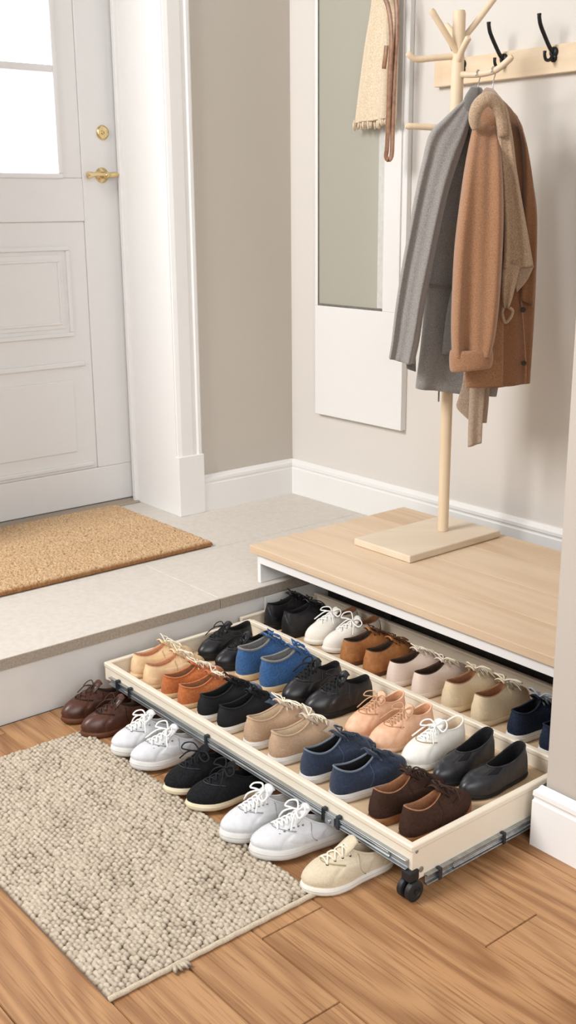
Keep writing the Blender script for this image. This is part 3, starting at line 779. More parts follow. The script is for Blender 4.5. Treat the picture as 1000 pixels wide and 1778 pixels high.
SW = cmat('white_stitching', '#8e8d8e', '#9a999a', 'cord'); SBK = cmat('black_stitching', '#3a3b3f', '#44464a', 'cord'); SBE = cmat('tan_stitching', '#9c8a6e', '#a89678', 'cord'); SPE = cmat('peach_stitching', '#b07f5c', '#bd8d69', 'cord'); SBR = cmat('dark_stitching', '#24150e', '#2e1c13', 'cord'); SNV = cmat('navy_stitching', '#3f4d66', '#4c5b74', 'cord'); SNM = cmat('cloud_line', '#c4c1bd', '#cfccc8', 'rubber')
SEAM = dict(F1=SBR, F2=SW, F3=SBK, F4=SW, F5=SBE, D1=SBE, D4=SBE, D5=SNV, D6=SBR, E1=SBK, E3=SBK, E4=SPE, E5=SBE)
def SP(**k): return k
SNK = ('tongue', 'heelcap', 'facing', 'collar', 'foxing')
floor_kw = dict(L=.184, heel=.048, dip=.043, tf=.53, th=.064, toe=.041)
kinds = {
 'F1': SP(name='oxford_shoe', desc='dark brown leather lace-up shoe', upper=UP['brown'], solem=BRS, lining=LD, lacem=CBR, feat=('tongue', 'toecap', 'facing', 'heelblock', 'heelcap', 'quarter'), **{**floor_kw, 'sole': .013, 'W': .070, 'toe': .043, 'th': .068}, lr=.0013, bow=True, loop=.7, arch=.004),
 'F2': SP(name='sneaker', desc='white leather sneaker', upper=UP['white'], solem=W_, lining=LW, lacem=CW, feat=SNK + ('toecap', 'eyelets', 'quarter'), eyem=LG, rows=5, **{**floor_kw, 'sole': .020, 'W': .074, 'toe': .042, 'th': .069}, lr=.0018),
 'F3': SP(name='sneaker', desc='black suede sneaker with cream sole', upper=UP['blacksuede'], solem=CR, lining=LB, lacem=CB, feat=SNK + ('toecap',), **{**floor_kw, 'sole': .015, 'W': .076, 'th': .066, 'toe': .038}, lr=.0016, loop=1.2),
 'F4': SP(name='sneaker', desc='white leather sneaker', upper=UP['white'], solem=W_, lining=LW, lacem=CW, feat=SNK + ('toecap', 'eyelets', 'quarter'), eyem=LG, rows=6, **{**floor_kw, 'L': .200, 'sole': .021, 'W': .080, 'toe': .043, 'th': .073}, lr=.0019),
 'F5': SP(name='sneaker', desc='beige suede sneaker', upper=UP['beige'], solem=OW, lining=LC, lacem=CC, feat=SNK + ('toecap', 'eyelets', 'quarter'), eyem=LD, rows=4, **{**floor_kw, 'L': .19, 'sole': .016, 'W': .080, 'th': .066, 'toe': .041}, lr=.0018, bow=False),
 'D1': SP(name='lace_up_shoe', desc='pale sand leather lace-up shoe', upper=UP['tan'], solem=TANS, lining=LP, lacem=CC, feat=('tongue', 'heelcap', 'facing', 'quarter'), L=.176, W=.071, sole=.010, heel=.058, dip=.048, tf=.56, th=.066, toe=.036, lr=.0013),
 'D2': SP(name='lace_up_shoe', desc='rust suede lace-up shoe', upper=UP['rust'], solem=TANS, lining=LT, lacem=CC, feat=('tongue', 'facing', 'collar'), L=.172, W=.066, sole=.012, heel=.054, dip=.043, tf=.56, th=.060, toe=.034, lr=.0013),
 'D3': SP(name='sneaker', desc='black sneaker with white sole and slate toe', upper=UP['charcoal'], solem=OW, lining=LB, lacem=CB, capm=UP['slate'], feat=SNK + ('toecap',), L=.178, W=.069, sole=.018, heel=.062, dip=.051, tf=.56, th=.068, toe=.036, lr=.0017),
 'D4': SP(name='sneaker', desc='taupe suede sneaker with white sole', upper=UP['taupe'], solem=W_, lining=LC, lacem=CC, tonguem=UP['taupetoe'], capm=UP['taupetoe'], feat=SNK + ('toecap',), L=.180, W=.076, sole=.019, heel=.070, dip=.058, tf=.56, th=.078, toe=.040, lr=.0015, loop=1.3),
 'D5': SP(name='sneaker', desc='navy suede sneaker with white sole', upper=UP['navy'], solem=W_, lining=LB, lacem=CNV, collarm=cmat('navy_binding', '#5b6572', '#6b7581', 'cord'), feat=SNK + ('quarter',), L=.184, W=.078, sole=.019, heel=.070, dip=.057, tf=.54, th=.076, toe=.044, lr=.0018),
 'D6': SP(name='derby_shoe', desc='dark brown suede derby shoe with tan sole', upper=UP['dbrown'], solem=GUM, lining=LT, lacem=CBR, feat=('tongue', 'facing', 'quarter', 'heelblock', 'heelcap', 'toecap'), heelm=GUM, L=.182, W=.072, sole=.016, heel=.070, dip=.057, tf=.54, th=.074, toe=.038, lr=.0016, loop=.8),
 'E1': SP(name='oxford_shoe', desc='black leather oxford shoe', upper=UP['black'], solem=BKS, lining=LB, lacem=CB, feat=('tongue', 'toecap', 'facing', 'heelblock'), L=.178, W=.068, sole=.011, heel=.060, dip=.050, tf=.52, th=.066, toe=.037, lr=.0014, loop=.8, point=.8),
 'E2': SP(name='ankle_shoe', desc='cobalt blue suede ankle shoe with cream sole', upper=UP['blue'], solem=TANS, lining=LG, lacem=CBL, collarm=LG, collar_r=.003, feat=('tongue', 'facing', 'collar', 'heelcap', 'toecap'), L=.178, W=.076, sole=.017, heel=.082, dip=.074, tf=.56, th=.090, toe=.040, ow=.70, lr=.0018, loop=.6),
 'E3': SP(name='derby_shoe', desc='black leather lace-up shoe', upper=UP['black'], solem=BKS, lining=LB, lacem=CB, feat=('tongue', 'toecap', 'facing', 'heelblock', 'quarter', 'heelcap'), L=.178, W=.074, sole=.014, heel=.064, dip=.056, tf=.50, th=.078, toe=.042, lr=.0018, rows=5),
 'E4': SP(name='lace_up_shoe', desc='peach leather lace-up shoe', upper=UP['peach'], solem=PKS, lining=LP, lacem=CN, feat=('tongue', 'toecap', 'facing', 'collar', 'foxing'), L=.178, W=.071, sole=.011, heel=.063, dip=.052, tf=.48, th=.068, toe=.040, rows=6, lr=.0014),
 'E5': SP(name='lace_up_shoe', desc='ivory leather lace-up shoe', upper=UP['ivory'], solem=OW, lining=LC, lacem=CW, feat=('tongue', 'toecap', 'facing', 'collar', 'foxing'), L=.182, W=.076, sole=.013, heel=.064, dip=.052, tf=.48, th=.066, toe=.041, rows=5, lr=.0018),
 'E6': SP(name='loafer', desc='black leather slip-on loafer', upper=UP['loafer'], solem=BKS, lining=LB, feat=('saddle', 'collar', 'heelcap'), gorem=cmat('black_elastic', '#101011', '#1a1a1b', 'canvas'), collar_r=.0016, L=.180, W=.070, sole=.008, heel=.068, dip=.047, tf=.60, th=.050, toe=.036, ow=.80, point=.8),
 'B1': SP(name='oxford_shoe', desc='black leather lace-up shoe', upper=UP['black'], solem=BKS, lining=LB, lacem=CB, feat=('tongue', 'facing', 'heelblock', 'heelcap'), L=.180, W=.070, sole=.015, heel=.072, dip=.062, tf=.54, th=.078, toe=.042, lr=.0017),
 'B2': SP(name='lace_up_shoe', desc='white canvas lace-up shoe', upper=UP['cream'], solem=OW, lining=LT, lacem=CW, feat=('tongue', 'facing', 'foxing', 'heelcap'), counterm=LG, L=.184, W=.069, sole=.013, heel=.062, dip=.053, tf=.50, th=.066, toe=.042, lr=.0018, loop=1.25),
 'B3': SP(name='derby_shoe', desc='cognac leather lace-up shoe', upper=UP['cognac'], solem=BRS, lining=LD, lacem=CD, feat=('tongue', 'facing', 'heelcap'), L=.176, W=.071, sole=.010, heel=.066, dip=.058, tf=.54, th=.072, toe=.040, lr=.0015),
 'B4': SP(name='lace_up_shoe', desc='blush suede lace-up shoe', upper=UP['blush'], solem=cmat('blush_sole', '#d3bfae', '#dccabb', 'rubber'), lining=LD, lacem=CC, feat=('tongue', 'facing', 'foxing'), L=.182, W=.074, sole=.014, heel=.062, dip=.055, tf=.54, th=.068, toe=.040, lr=.0016, loop=1.15),
 'B5': SP(name='lace_up_shoe', desc='sand suede lace-up shoe', upper=UP['sand'], solem=cmat('sand_sole', '#cbb591', '#d6c2a1', 'rubber'), lining=LT, lacem=CC, feat=('tongue', 'facing', 'heelcap', 'foxing'), L=.182, W=.078, sole=.014, heel=.072, dip=.063, tf=.54, th=.078, toe=.042, lr=.0016),
 'B6': SP(name='sneaker', desc='dark navy suede sneaker with white sole', upper=UP['navy2'], solem=W_, lining=LB, lacem=CG, feat=SNK, L=.170, W=.076, sole=.020, heel=.070, dip=.062, tf=.54, th=.076, toe=.040, lr=.0018),
}
ZD = DF + .0006; TL = math.radians(3.0)
# key, heel points (x, y), toe swing, toe to viewer, surface, tilt
YF = -1.202
pairs = [
 ('F1', [(.822, YF), (.925, YF)], [0, 0], True, .0005, 0, 'shoes lined up on the floor', ['on the floor, furthest left in the row', 'with its toe against the rug corner']),
 ('F2', [(1.048, YF), (1.143, YF)], [0, -2], True, .0005, TL, 'shoes lined up on the floor', ['from the pair beside the brown shoes, left one', 'from the pair beside the brown shoes, right one']),
 ('F3', [(1.258, YF), (1.354, YF)], [0, -2], True, .0005, TL, 'shoes lined up on the floor', ['on the rug edge, left one of the pair', 'on the rug edge, right one of the pair']),
 ('F4', [(1.484, YF), (1.592, YF + .008)], [-3, -9], True, .0005, TL, 'shoes lined up on the floor', ['from the pair beside the beige suede sneaker, left one', 'next to the beige suede sneaker, right one of its pair']),
 ('F5', [(1.718, YF + .012)], [-11], True, .0005, 0, 'shoes lined up on the floor', ['standing alone on the wood at the end of the row']),
 ('D1', [(.833, -1.196), (.904, -1.207)], [0, 1], False, ZD, 0, 'shoes along the front of the drawer', ['in the drawer corner, left one', 'in the drawer corner, right one of the pair']),
 ('D2', [(.976, -1.203), (1.044, -1.205)], [1, 4], False, ZD, 0, 'shoes along the front of the drawer', ['in the drawer, left one of the pair', 'in the drawer, right one of the pair']),
 ('D3', [(1.134, -1.208), (1.206, -1.208)], [-4, -2], False, ZD, 0, 'shoes along the front of the drawer', ['in the drawer, left one', 'in the drawer, right one']),
 ('D4', [(1.300, -1.205), (1.383, -1.207)], [1, 5], False, ZD, 0, 'shoes along the front of the drawer', ['in the drawer, left one of the pair', 'in the drawer, right one of the pair']),
 ('D5', [(1.485, -1.205), (1.571, -1.207)], [0, 7], False, ZD, 0, 'shoes along the front of the drawer', ['beside brown derbies, left one', 'beside brown derbies, right one']),
 ('D6', [(1.682, -1.206), (1.760, -1.207)], [0, 0], False, ZD, 0, 'shoes along the front of the drawer', ['in the drawer, left one', 'in the drawer corner, right one']),
 ('E1', [(.842, -.838), (.928, -.842)], [3, 4], True, ZD, 0, 'shoes in the second row of the drawer', ['beside the cobalt pair, left one', 'beside the cobalt pair, right one']),
 ('E2', [(1.013, -1.012), (1.100, -1.010)], [0, 4], False, ZD, 0, 'shoes in the second row of the drawer', ['left one of the pair', 'right one of the pair']),
 ('E3', [(1.192, -.842), (1.296, -.842)], [0, -6], True, ZD, 0, 'shoes in the second row of the drawer', ['between cobalt and peach shoes, left one', 'between cobalt and peach shoes, right one']),
 ('E4', [(1.404, -.842), (1.487, -.842)], [0, 0], True, ZD, 0, 'shoes in the second row of the drawer', ['in the drawer, left one of the pair', 'in the drawer, right one of the pair']),
 ('E5', [(1.574, -.838)], [0], True, ZD, 0, 'shoes in the second row of the drawer', ['in the drawer, single, beside the black loafers']),
 ('E6', [(1.653, -.838), (1.735, -.836)], [1, -1], True, ZD, 0, 'shoes in the second row of the drawer', ['in the drawer, left one of the pair', 'in the drawer, right one of the pair']),
 ('B1', [(.800, -.757), (.874, -.759)], [0, 1], False, ZD, 0, 'shoes behind the drawer divider', ['behind the divider at the far left end', 'behind the divider, right one, beside the white canvas pair']),
 ('B2', [(.950, -.562), (1.036, -.562)], [-1, -3], True, ZD, 0, 'shoes behind the drawer divider', ['with a bow behind the divider, left one', 'with a bow behind the divider, right one']),
 ('B3', [(1.108, -.760), (1.192, -.762)], [4, 1], False, ZD, 0, 'shoes behind the drawer divider', ['behind the divider, left one', 'behind the divider, right one']),
 ('B4', [(1.272, -.760), (1.354, -.762)], [2, 2], False, ZD, 0, 'shoes behind the drawer divider', ['behind the divider, left one', 'behind the divider, right one']),
 ('B5', [(1.450, -.760), (1.537, -.762)], [1, 2], False, ZD, 0, 'shoes behind the drawer divider', ['behind the divider, left one', 'behind the divider, right one']),
 ('B6', [(1.640, -.760), (1.724, -.762)], [-1, 0], False, ZD, 0, 'shoes behind the drawer divider', ['behind the divider, left one', 'behind the divider, half hidden by the pillar']),
]
sd = 10
for key, pts, angs, tv, z, tilt, grp, wh in pairs:
    P = dict(kinds[key]); P.setdefault('seamm', SEAM.get(key)); P.setdefault('linem', SNM if P['solem'] in (W_, OW) else P['solem'])
    for i, (p, a, w) in enumerate(zip(pts, angs, wh)):
        P['side'] = (1 if i == 0 else -1) * (1 if not tv else -1)
        sd += 1
        make_shoe(P['name'], P['desc'] + ' ' + w, grp, p, a, tv, z, P, tilt, sd)

# ------------------------------------------------------------------ mirror panel
t = thing('wall_mirror', 'tall mirror with painted sage reflection set in a white board on the wall', 'mirror', (.36, 0, .478))
def Mb(mb, x0, x1, y0, y1, z0, z1): return mb.box(x0 - .36, x1 - .36, y0, y1, z0 - .478, z1 - .478)
mb = MB(); Mb(mb, .152, .566, -.024, -.0005, .478, .845)
Mb(mb, .152, .166, -.024, -.0005, .845, 2.0); Mb(mb, .474, .545, -.024, -.0005, .845, 2.0); Mb(mb, .545, .566, -.018, -.0005, .845, 2.0); Mb(mb, .166, .474, -.024, -.0005, 1.97, 2.0)
mb.build('backing_board', M['white'], t, bevel=.0015)
mb = MB(); Mb(mb, .168, .446, -.019, -.001, .852, 1.97); mb.build('mirror_glass', M['mirror'], t, bevel=0)
mb = MB(); Mb(mb, .446, .474, -.021, -.001, .852, 1.97); mb.build('bevel_strip', mat('pale_bevel', '#c9c7c0', '#d2d0ca', rough=.25), t, bevel=.002)
mb = MB(); Mb(mb, .166, .168, -.023, -.001, .846, 1.97); Mb(mb, .166, .474, -.023, -.001, .846, .852); mb.build('dark_edge', mat('mirror_edge', '#6a675f', '#77746c', rough=.4), t)

# hook above the picture for the cream scarf, hung on the mirror board
t = thing('wall_hook', 'small black hook on the white board holding the cream scarf', 'hook', (.50, -.024, 1.86))
mb = MB().box(-.012, .012, -.005, 0, -.03, .03); mb.build('hook_plate', M['black_metal'], t, bevel=.002)
mb = MB().tube(catmull([(0, -.004, -.006), (0, -.022, -.014), (0, -.04, -.006), (0, -.05, .014)], 14), .004, 8); mb.build('hook_prong', M['black_metal'], t, smooth=True)

def ribbon(mb, rows, nseg=40, nr=60, fold=None):
    """flattened closed loft; rows = (x0, x1, y, thick, z)"""
    R = catmull(rows, nr); rings = []
    for q, (x0, x1, yc, th, z) in enumerate(R):
        ring = []
        for k in range(nseg):
            a = 2 * PI * k / nseg; c, s_ = math.cos(a), math.sin(a)
            x = (x0 + x1) / 2 + (x1 - x0) / 2 * math.copysign(abs(c) ** .8, c)
            y = yc + th / 2 * math.copysign(abs(s_) ** .7, s_)
            if fold: 
                dx, dy, dz = fold(c, s_, q / (nr - 1)); x += dx; y += dy; zz = z + dz
            else: zz = z
            ring.append((x, y, zz))
        rings.append(ring)
    return mb.rings(rings, True, True)
t = thing('hanging_scarf', 'cream knitted scarf with fringed hem hanging over the mirror edge', 'scarf', (.47, -.055, 1.39))
rows = [(.472, .545, -.064, .034, 1.87), (.460, .546, -.060, .036, 1.80), (.450, .550, -.060, .036, 1.72), (.425, .551, -.060, .038, 1.62), (.405, .550, -.060, .040, 1.52), (.388, .548, -.060, .040, 1.43), (.386, .548, -.060, .040, 1.408)]
rows = [(a - .47, b - .47, c + .055, d, e - 1.39) for a, b, c, d, e in rows]
mb = MB(); ribbon(mb, rows, 56, 50, lambda c, s_, q: (0, (.006 * math.sin(c * 7 + .8) - .004 * math.sin(c * 13)) * (.4 + .6 * q), .003 * c * q)); mb.build('scarf_body', M['cream_knit'], t, smooth=True)
mb = MB(); rd = random.Random(2)
for k in range(46):
    u = k / 45; x = .383 - .47 + u * .166; y = -.005 + .015 * math.sin((u * 2 - 1) * 7 + .8) * .6 + rd.uniform(-.012, .008)
    l = rd.uniform(.016, .026); w = rd.uniform(-.006, .006) - .006 * (1 - u)
    mb.tube([(x, y, .024), (x + w * .5, y - .002, .010), (x + w, y, .020 - l)], [.0032, .0042, .0026], 6)
mb.build('fringe', M['cream_knit'], t, smooth=True)
t = thing('hanging_strap', 'looped brown leather strap hanging beside the cream scarf', 'strap', (.545, -.06, 1.29))
def strapw(mb, pts, w, th):
    pts = [Vector(p) for p in catmull(pts, 44)]; rings = []
    for i, p in enumerate(pts):
        tg = (pts[min(i + 1, 43)] - pts[max(i - 1, 0)]).normalized(); a = Vector((.85, .35, 0)); a = (a - tg * a.dot(tg)).normalized(); b = tg.cross(a)
        rings.append([p + a * w / 2 * x + b * th / 2 * y for x, y in ((-1, -.6), (-.8, -1), (.8, -1), (1, -.6), (1, .6), (.8, 1), (-.8, 1), (-1, .6))])
    return mb.rings(rings, True, True)
mb = MB()
o = Vector((.545, -.06, 1.29))
A = [(.505, -.088, 1.86), (.516, -.088, 1.76), (.545, -.086, 1.70), (.558, -.084, 1.62), (.552, -.084, 1.52), (.548, -.082, 1.42), (.545, -.082, 1.33), (.541, -.082, 1.302), (.548, -.078, 1.292), (.556, -.074, 1.305), (.556, -.072, 1.36), (.557, -.072, 1.46), (.561, -.072, 1.56), (.566, -.072, 1.66), (.556, -.072, 1.74), (.530, -.074, 1.80), (.512, -.078, 1.87)]
strapw(mb, [Vector(p) - o - Vector((-.024, .024, 0)) for p in A], .013, .004); mb.build('strap_band', M['strap'], t, smooth=True, sharp=50)
mb = MB(); strapw(mb, [Vector(p) - o - Vector((-.024, .024, 0)) for p in [(.546, -.092, 1.60), (.545, -.094, 1.575), (.541, -.094, 1.555), (.538, -.093, 1.540)]], .012, .006); mb.build('keeper_loop', M['strap'], t, smooth=True, sharp=50)

# ------------------------------------------------------------------ hook rail
t = thing('coat_rail', 'pale wooden wall rail carrying black iron coat hooks', 'coat rail', (1.05, 0, 1.49))
mb = MB().box(.668 - 1.05, 1.62 - 1.05, -.022, -.0005, 1.487 - 1.49, 1.556 - 1.49); mb.build('rail_board', M['rail'], t, bevel=.002)
for hx in (.775, .921, 1.084, 1.25, 1.41):
    x = hx - 1.05; z = 1.534 - 1.49
    mb = MB().lathe([(0, 0), (.013, 0), (.013, -.004), (.009, -.007), (0, -.008)], (x, -.022, z + .004), 'y', 18)
    mb.lathe([(0, 0), (.0105, 0), (.0105, -.004), (.007, -.006), (0, -.007)], (x, -.022, z - .010), 'y', 18)
    mb.tube(catmull([(x, -.026, z + .002), (x, -.040, z + .012), (x - .001, -.060, z + .036), (x - .002, -.079, z + .062), (x - .002, -.086, z + .079), (x - .002, -.087, z + .089)], 20), [.0052] * 18 + [.0058, .0054], 10)
    mb.tube(catmull([(x, -.026, z - .004), (x, -.040, z - .016), (x, -.054, z - .016), (x, -.060, z - .006), (x, -.060, z + .004)], 16), [.0042] * 14 + [.0048, .0044], 10)
    mb.build('coat_hook', M['black_metal'], t, smooth=True, sharp=60)

# ------------------------------------------------------------------ coat stand
ZP = BT + .0205
t = thing('coat_stand', 'pale wooden peg coat stand on a square base on the bench', 'coat stand', (POLE.x, POLE.y, BT), ROTC)
inv = Matrix.Rotation(-ROTC, 4, 'Z')
def loc(x, y, z): return inv @ Vector((x - POLE.x, y - POLE.y, z - BT))
mb = MB()
top = [(.876, -.508), (1.088, -.508), (1.088, -.150), (.876, -.150)]
v = [loc(x, y, BT + .0006) for x, y in top] + [loc(x, y, ZP) for x, y in top]
mb.add(v, [(0, 1, 2, 3), (4, 5, 6, 7), (0, 1, 5, 4), (1, 2, 6, 5), (2, 3, 7, 6), (3, 0, 4, 7)])
mb.build('base', M['birch'], t, bevel=.003)
def q(u, n, z): return Vector((u, -n, z - BT))
mb = MB().tube([q(0, 0, ZP + .0005), q(0, 0, 1.0), q(0, 0, 1.618), q(0, 0, 1.6245)], [.0150, .0158, .0158, .0135], 24); mb.build('pole', M['birch_z'], t, smooth=True, sharp=45)
pegs = [[(0, .006, 1.522), (-.036, .022, 1.570), (-.075, .036, 1.622)], [(.004, -.004, 1.552), (.045, -.012, 1.600), (.092, -.020, 1.660)],
        [(.0, .012, 1.510), (.006, .030, 1.532), (.016, .058, 1.556)], [(-.006, 0, 1.520), (-.06, .004, 1.516), (-.104, .008, 1.513), (-.128, .012, 1.527)],
        [(.008, .012, 1.476), (.045, .035, 1.474), (.078, .058, 1.478), (.098, .074, 1.490), (.118, .088, 1.508)], [(-.004, 0, 1.350), (-.07, .004, 1.354), (-.128, .008, 1.357)],
        [(-.004, -.008, 1.56), (-.014, -.04, 1.585), (-.022, -.07, 1.600)]]
for i, pg in enumerate(pegs):
    pts = catmull([q(*p) for p in pg], 18); mb = MB().tube(pts, [.0078] * 16 + [.0082, .0055], 14); mb.build('peg', M['birch_z'], t, smooth=True, sharp=50)

# ------------------------------------------------------------------ coats
def loft(name, parent, material, Lp, Rp, n, dL, dn, ripple=None, nr=56, ns=64, closed_top=True, solid=.004, base=(0, 0), sq=.72, open_bottom=True):
    """garment tube from left / right outline measurements (photo px) at depth n; dn = list of (thickness, depth offset) down its length"""
    A = catmull(Lp, nr); B = catmull(Rp, nr); D = catmull(dn, nr); rings = []
    for i in range(nr):
        qv = i / (nr - 1); th, off = D[i]
        (u0, z0), (u1, z1) = uz([A[i], B[i]], n + off)
        ring = []
        for k in range(ns):
            a = 2 * PI * k / ns; c, s_ = math.cos(a), math.sin(a)
            e = .5 - .5 * math.copysign(abs(c) ** .85, c)
            u = u0 + (u1 - u0) * (1 - e); z = z0 + (z1 - z0) * (1 - e)
            nn = n + off + th * math.copysign(abs(s_) ** sq, s_)
            if ripple: nn += ripple(1 - e, s_, qv)
            ring.append((u, -nn, z))
        rings.append(ring)
    mb = MB().rings(rings, closed_top, not open_bottom)
    o = mb.build(name, material, parent, smooth=True, solid=solid, solid_off=-1)
    return o, rings

def hanger(u, n, zp, label):
    """hook over the right peg; zp = height of the peg's axis there"""
    R = .0118
    t = thing('coat_hanger', label, 'hanger', tuple(POLE + UX * u + NX * n + Vector((0, 0, zp + .0078 + .0018 - R))), ROTC - .62, 'hangers on the right peg')
    arc = [(0, R * math.cos(a), R * math.sin(a)) for a in [math.radians(x) for x in range(-40, 205, 18)]]
    MB().tube([(0, 0, -.078), (0, 0, -.030), (0, .003, -.018)] + arc, .0013, 8).build('hook', M['steel'], t, smooth=True)
    MB().tube(catmull([(-.026, 0, -.090), (-.013, 0, -.082), (0, 0, -.077), (.013, 0, -.082), (.026, 0, -.090)], 16), .004, 10).build('hanger_arm', M['strap'], t, smooth=True)
hanger(.046, .036, 1.474, 'wire hook of the hanger under the grey coat')
hanger(.079, .059, 1.479, 'wire hook of the hanger under the brown coat')

def rp(*w, front=1.0, back=.35, g=.8):
    """soft vertical folds: (cycles, amplitude, phase, drift) each"""
    def f(e, s_, qv):
        v = sum(am * math.sin(e * fr + ph + dr * qv) for fr, am, ph, dr in w)
        return v * (qv ** g) * (front if s_ > 0 else back)
    return f

# grey coat
t = thing('grey_coat', 'mid grey wool coat hanging from the stand behind the brown coat', 'coat', (POLE.x, POLE.y, 0), ROTC)
GB_L = [(816, 152), (803, 182), (772, 212), (754, 260), (746, 340), (742, 430), (738, 510), (731, 590), (721, 673)]
GB_R = [(836, 152), (850, 182), (862, 220), (868, 280), (872, 360), (874, 450), (876, 540), (874, 620), (862, 688)]
loft('coat_body', t, M['grey_wool'], GB_L, GB_R, .055, 0, [(.011, -.016), (.020, -.004), (.026, 0), (.028, 0), (.028, 0), (.028, 0), (.028, 0), (.029, 0), (.030, 0)], rp((11, .008, .5, 1.0), (23, .004, 1.0, -1.5)), closed_top=False)
GS_L = [(806, 172), (772, 204), (746, 232), (733, 280), (722, 330), (709, 400), (698, 460), (687, 530), (680, 590), (675, 622)]
GS_R = [(822, 182), (812, 230), (796, 280), (780, 330), (764, 400), (750, 470), (738, 530), (729, 590), (723, 618), (720, 632)]
loft('sleeve', t, M['grey_wool'], GS_L, GS_R, .110, 0, [(.012, -.03), (.026, -.012), (.031, 0), (.032, .004), (.032, .006), (.032, .006), (.032, .006), (.032, .006), (.031, .006), (.030, .006)], rp((8.5, .013, 1.4, .9), (17, .006, 0, 2.5), g=.5))
loft('sleeve', t, M['grey_dark'], [(792, 480), (780, 520), (773, 560), (767, 614)], [(806, 480), (804, 520), (803, 560), (803, 617)], .104, 0, [(.008, 0), (.010, 0), (.011, 0), (.011, 0)], None, 20, 32)
loft('collar', t, M['grey_dark'], [(819, 149), (808, 166), (803, 184), (808, 205), (814, 228), (818, 243)], [(831, 151), (831, 172), (829, 192), (826, 210), (822, 230), (820, 246)], .088, 0, [(.008, -.042), (.015, -.016), (.016, 0), (.014, .004), (.011, .004), (.004, .004)], None, 24, 32, closed_top=False, open_bottom=False)
P0, P1 = uz([(741, 491), (786, 497)], .094)
fl = []
for i in range(13):
    a = i / 12; u = P0[0] + (P1[0] - P0[0]) * a; z = P0[1] + (P1[1] - P0[1]) * a; e = .06 + .30 * a
    n = .055 + .030 + .012 + .002 * math.sin(a * 5)
    fl.append([(u, -n, z), (u, -n - .0015, z - .002), (u, -n + .001, z - .006), (u, -n + .012, z - .004)])
MB().rings(fl, True, True).build('pocket_flap', M['grey_dark'], t, smooth=True)
(u0, z0), (u1, z1) = uz([(757, 655), (767, 697)], .045)
MB().tube([(( u0 + u1) / 2, -.045, z0), ((u0 + u1) / 2, -.046, (z0 + z1) / 2), ((u0 + u1) / 2, -.045, z1)], .0062, 8, flat=.35).build('belt_end', M['grey_dark'], t, smooth=True, sharp=60)
loft('inner_cuff', t, M['grey_dark'], [(704, 590), (704, 615), (706, 640)], [(722, 590), (722, 615), (722, 645)], .085, 0, [(.008, 0), (.009, 0), (.008, 0)], None, 10, 24)

# brown coat
t = thing('brown_coat', 'camel brown wool coat with turned-up cuff hanging in front', 'coat', (POLE.x, POLE.y, 0), ROTC)
BB_L = [(838, 157), (829, 182), (822, 230), (812, 300), (806, 400), (804, 500), (805, 590), (808, 672)]
BB_R = [(852, 155), (890, 193), (911, 238), (919, 290), (931, 360), (931, 450), (926, 560), (919, 664)]
loft('coat_body', t, M['camel_dark'], BB_L, BB_R, .168, 0, [(.010, -.104), (.024, -.055), (.034, -.014), (.037, 0), (.037, 0), (.037, 0), (.038, 0), (.038, 0)], rp((9, .006, 2.6, 1.0), (21, .003, .3, -1.2)), closed_top=False)
loft('front_panel', t, M['camel'], [(812, 330), (807, 430), (804, 520), (806, 600), (808, 673)], [(868, 330), (872, 430), (874, 520), (874, 600), (873, 670)], .206, 0, [(.007, 0), (.007, .002), (.008, .004), (.008, .005), (.008, .006)], rp((6, .004, .4, 0)), 40, 48)
BS_L = [(834, 178), (820, 225), (807, 290), (797, 360), (789, 430), (785, 500), (783, 560), (784, 605), (786, 620)]
BS_R = [(852, 180), (866, 240), (871, 300), (873, 370), (871, 440), (866, 520), (859, 580), (853, 606), (850, 618)]
loft('sleeve', t, M['camel'], BS_L, BS_R, .256, 0, [(.012, -.11), (.028, -.05), (.034, -.010), (.035, 0), (.034, 0), (.033, 0), (.031, 0), (.028, 0), (.027, 0)], rp((7.5, .012, .7, 1.2), (16, .006, 1.2, -2.2), g=.5))
loft('cuff', t, M['camel'], [(783, 608), (781, 612), (780, 624), (781, 640), (783, 645)], [(853, 604), (855, 608), (856, 620), (854, 632), (852, 637)], .256, 0, [(.029, 0), (.033, 0), (.034, 0), (.033, 0), (.030, 0)], None, 22, 56, closed_top=False, solid=.006, sq=.85)
loft('collar', t, M['camel'], [(842, 153), (832, 170), (824, 200), (820, 240)], [(858, 156), (876, 180), (884, 205), (880, 232)], .210, 0, [(.008, -.13), (.018, -.07), (.018, -.022), (.006, 0)], None, 22, 40, closed_top=False, open_bottom=False)
loft('sleeve', t, M['camel_dark'], [(893, 196), (905, 240), (908, 300), (906, 370), (904, 440), (902, 520)], [(907, 222), (916, 262), (925, 320), (931, 380), (930, 450), (925, 530)], .196, 0, [(.010, -.02), (.018, 0), (.020, 0), (.020, 0), (.019, 0), (.016, 0)], rp((6, .004, 0, 2)), 40, 40)
P = uz([(905, 520), (908, 560), (911, 600), (913, 640), (912, 666)], .206)
MB().tube([(u, -.200 - .003, z) for u, z in catmull(P, 20)], .0022, 6).build('front_edge', M['camel'], t, smooth=True)
for p in ((910, 631), (909, 538)):
    (u, z), = uz([p], .212)
    MB().lathe([(0, 0), (.0065, 0), (.0065, -.003), (.004, -.004), (0, -.003)], (u, -.205, z), 'y', 16).build('button', M['button'], t)
t = thing('knitted_scarf', 'tan knitted scarf draped over the collar of the brown coat', 'scarf', (POLE.x, POLE.y, 0), ROTC)
def band(name, Lp, Rp, n, th, material, nr=50, fold=None):
    return loft(name, t, material, Lp, Rp, n, 0, th, fold, nr, 40, True, .003, open_bottom=False)
NL = uz([(828, 224), (825, 204), (831, 184), (845, 172), (860, 178), (870, 200), (876, 236)], .262)
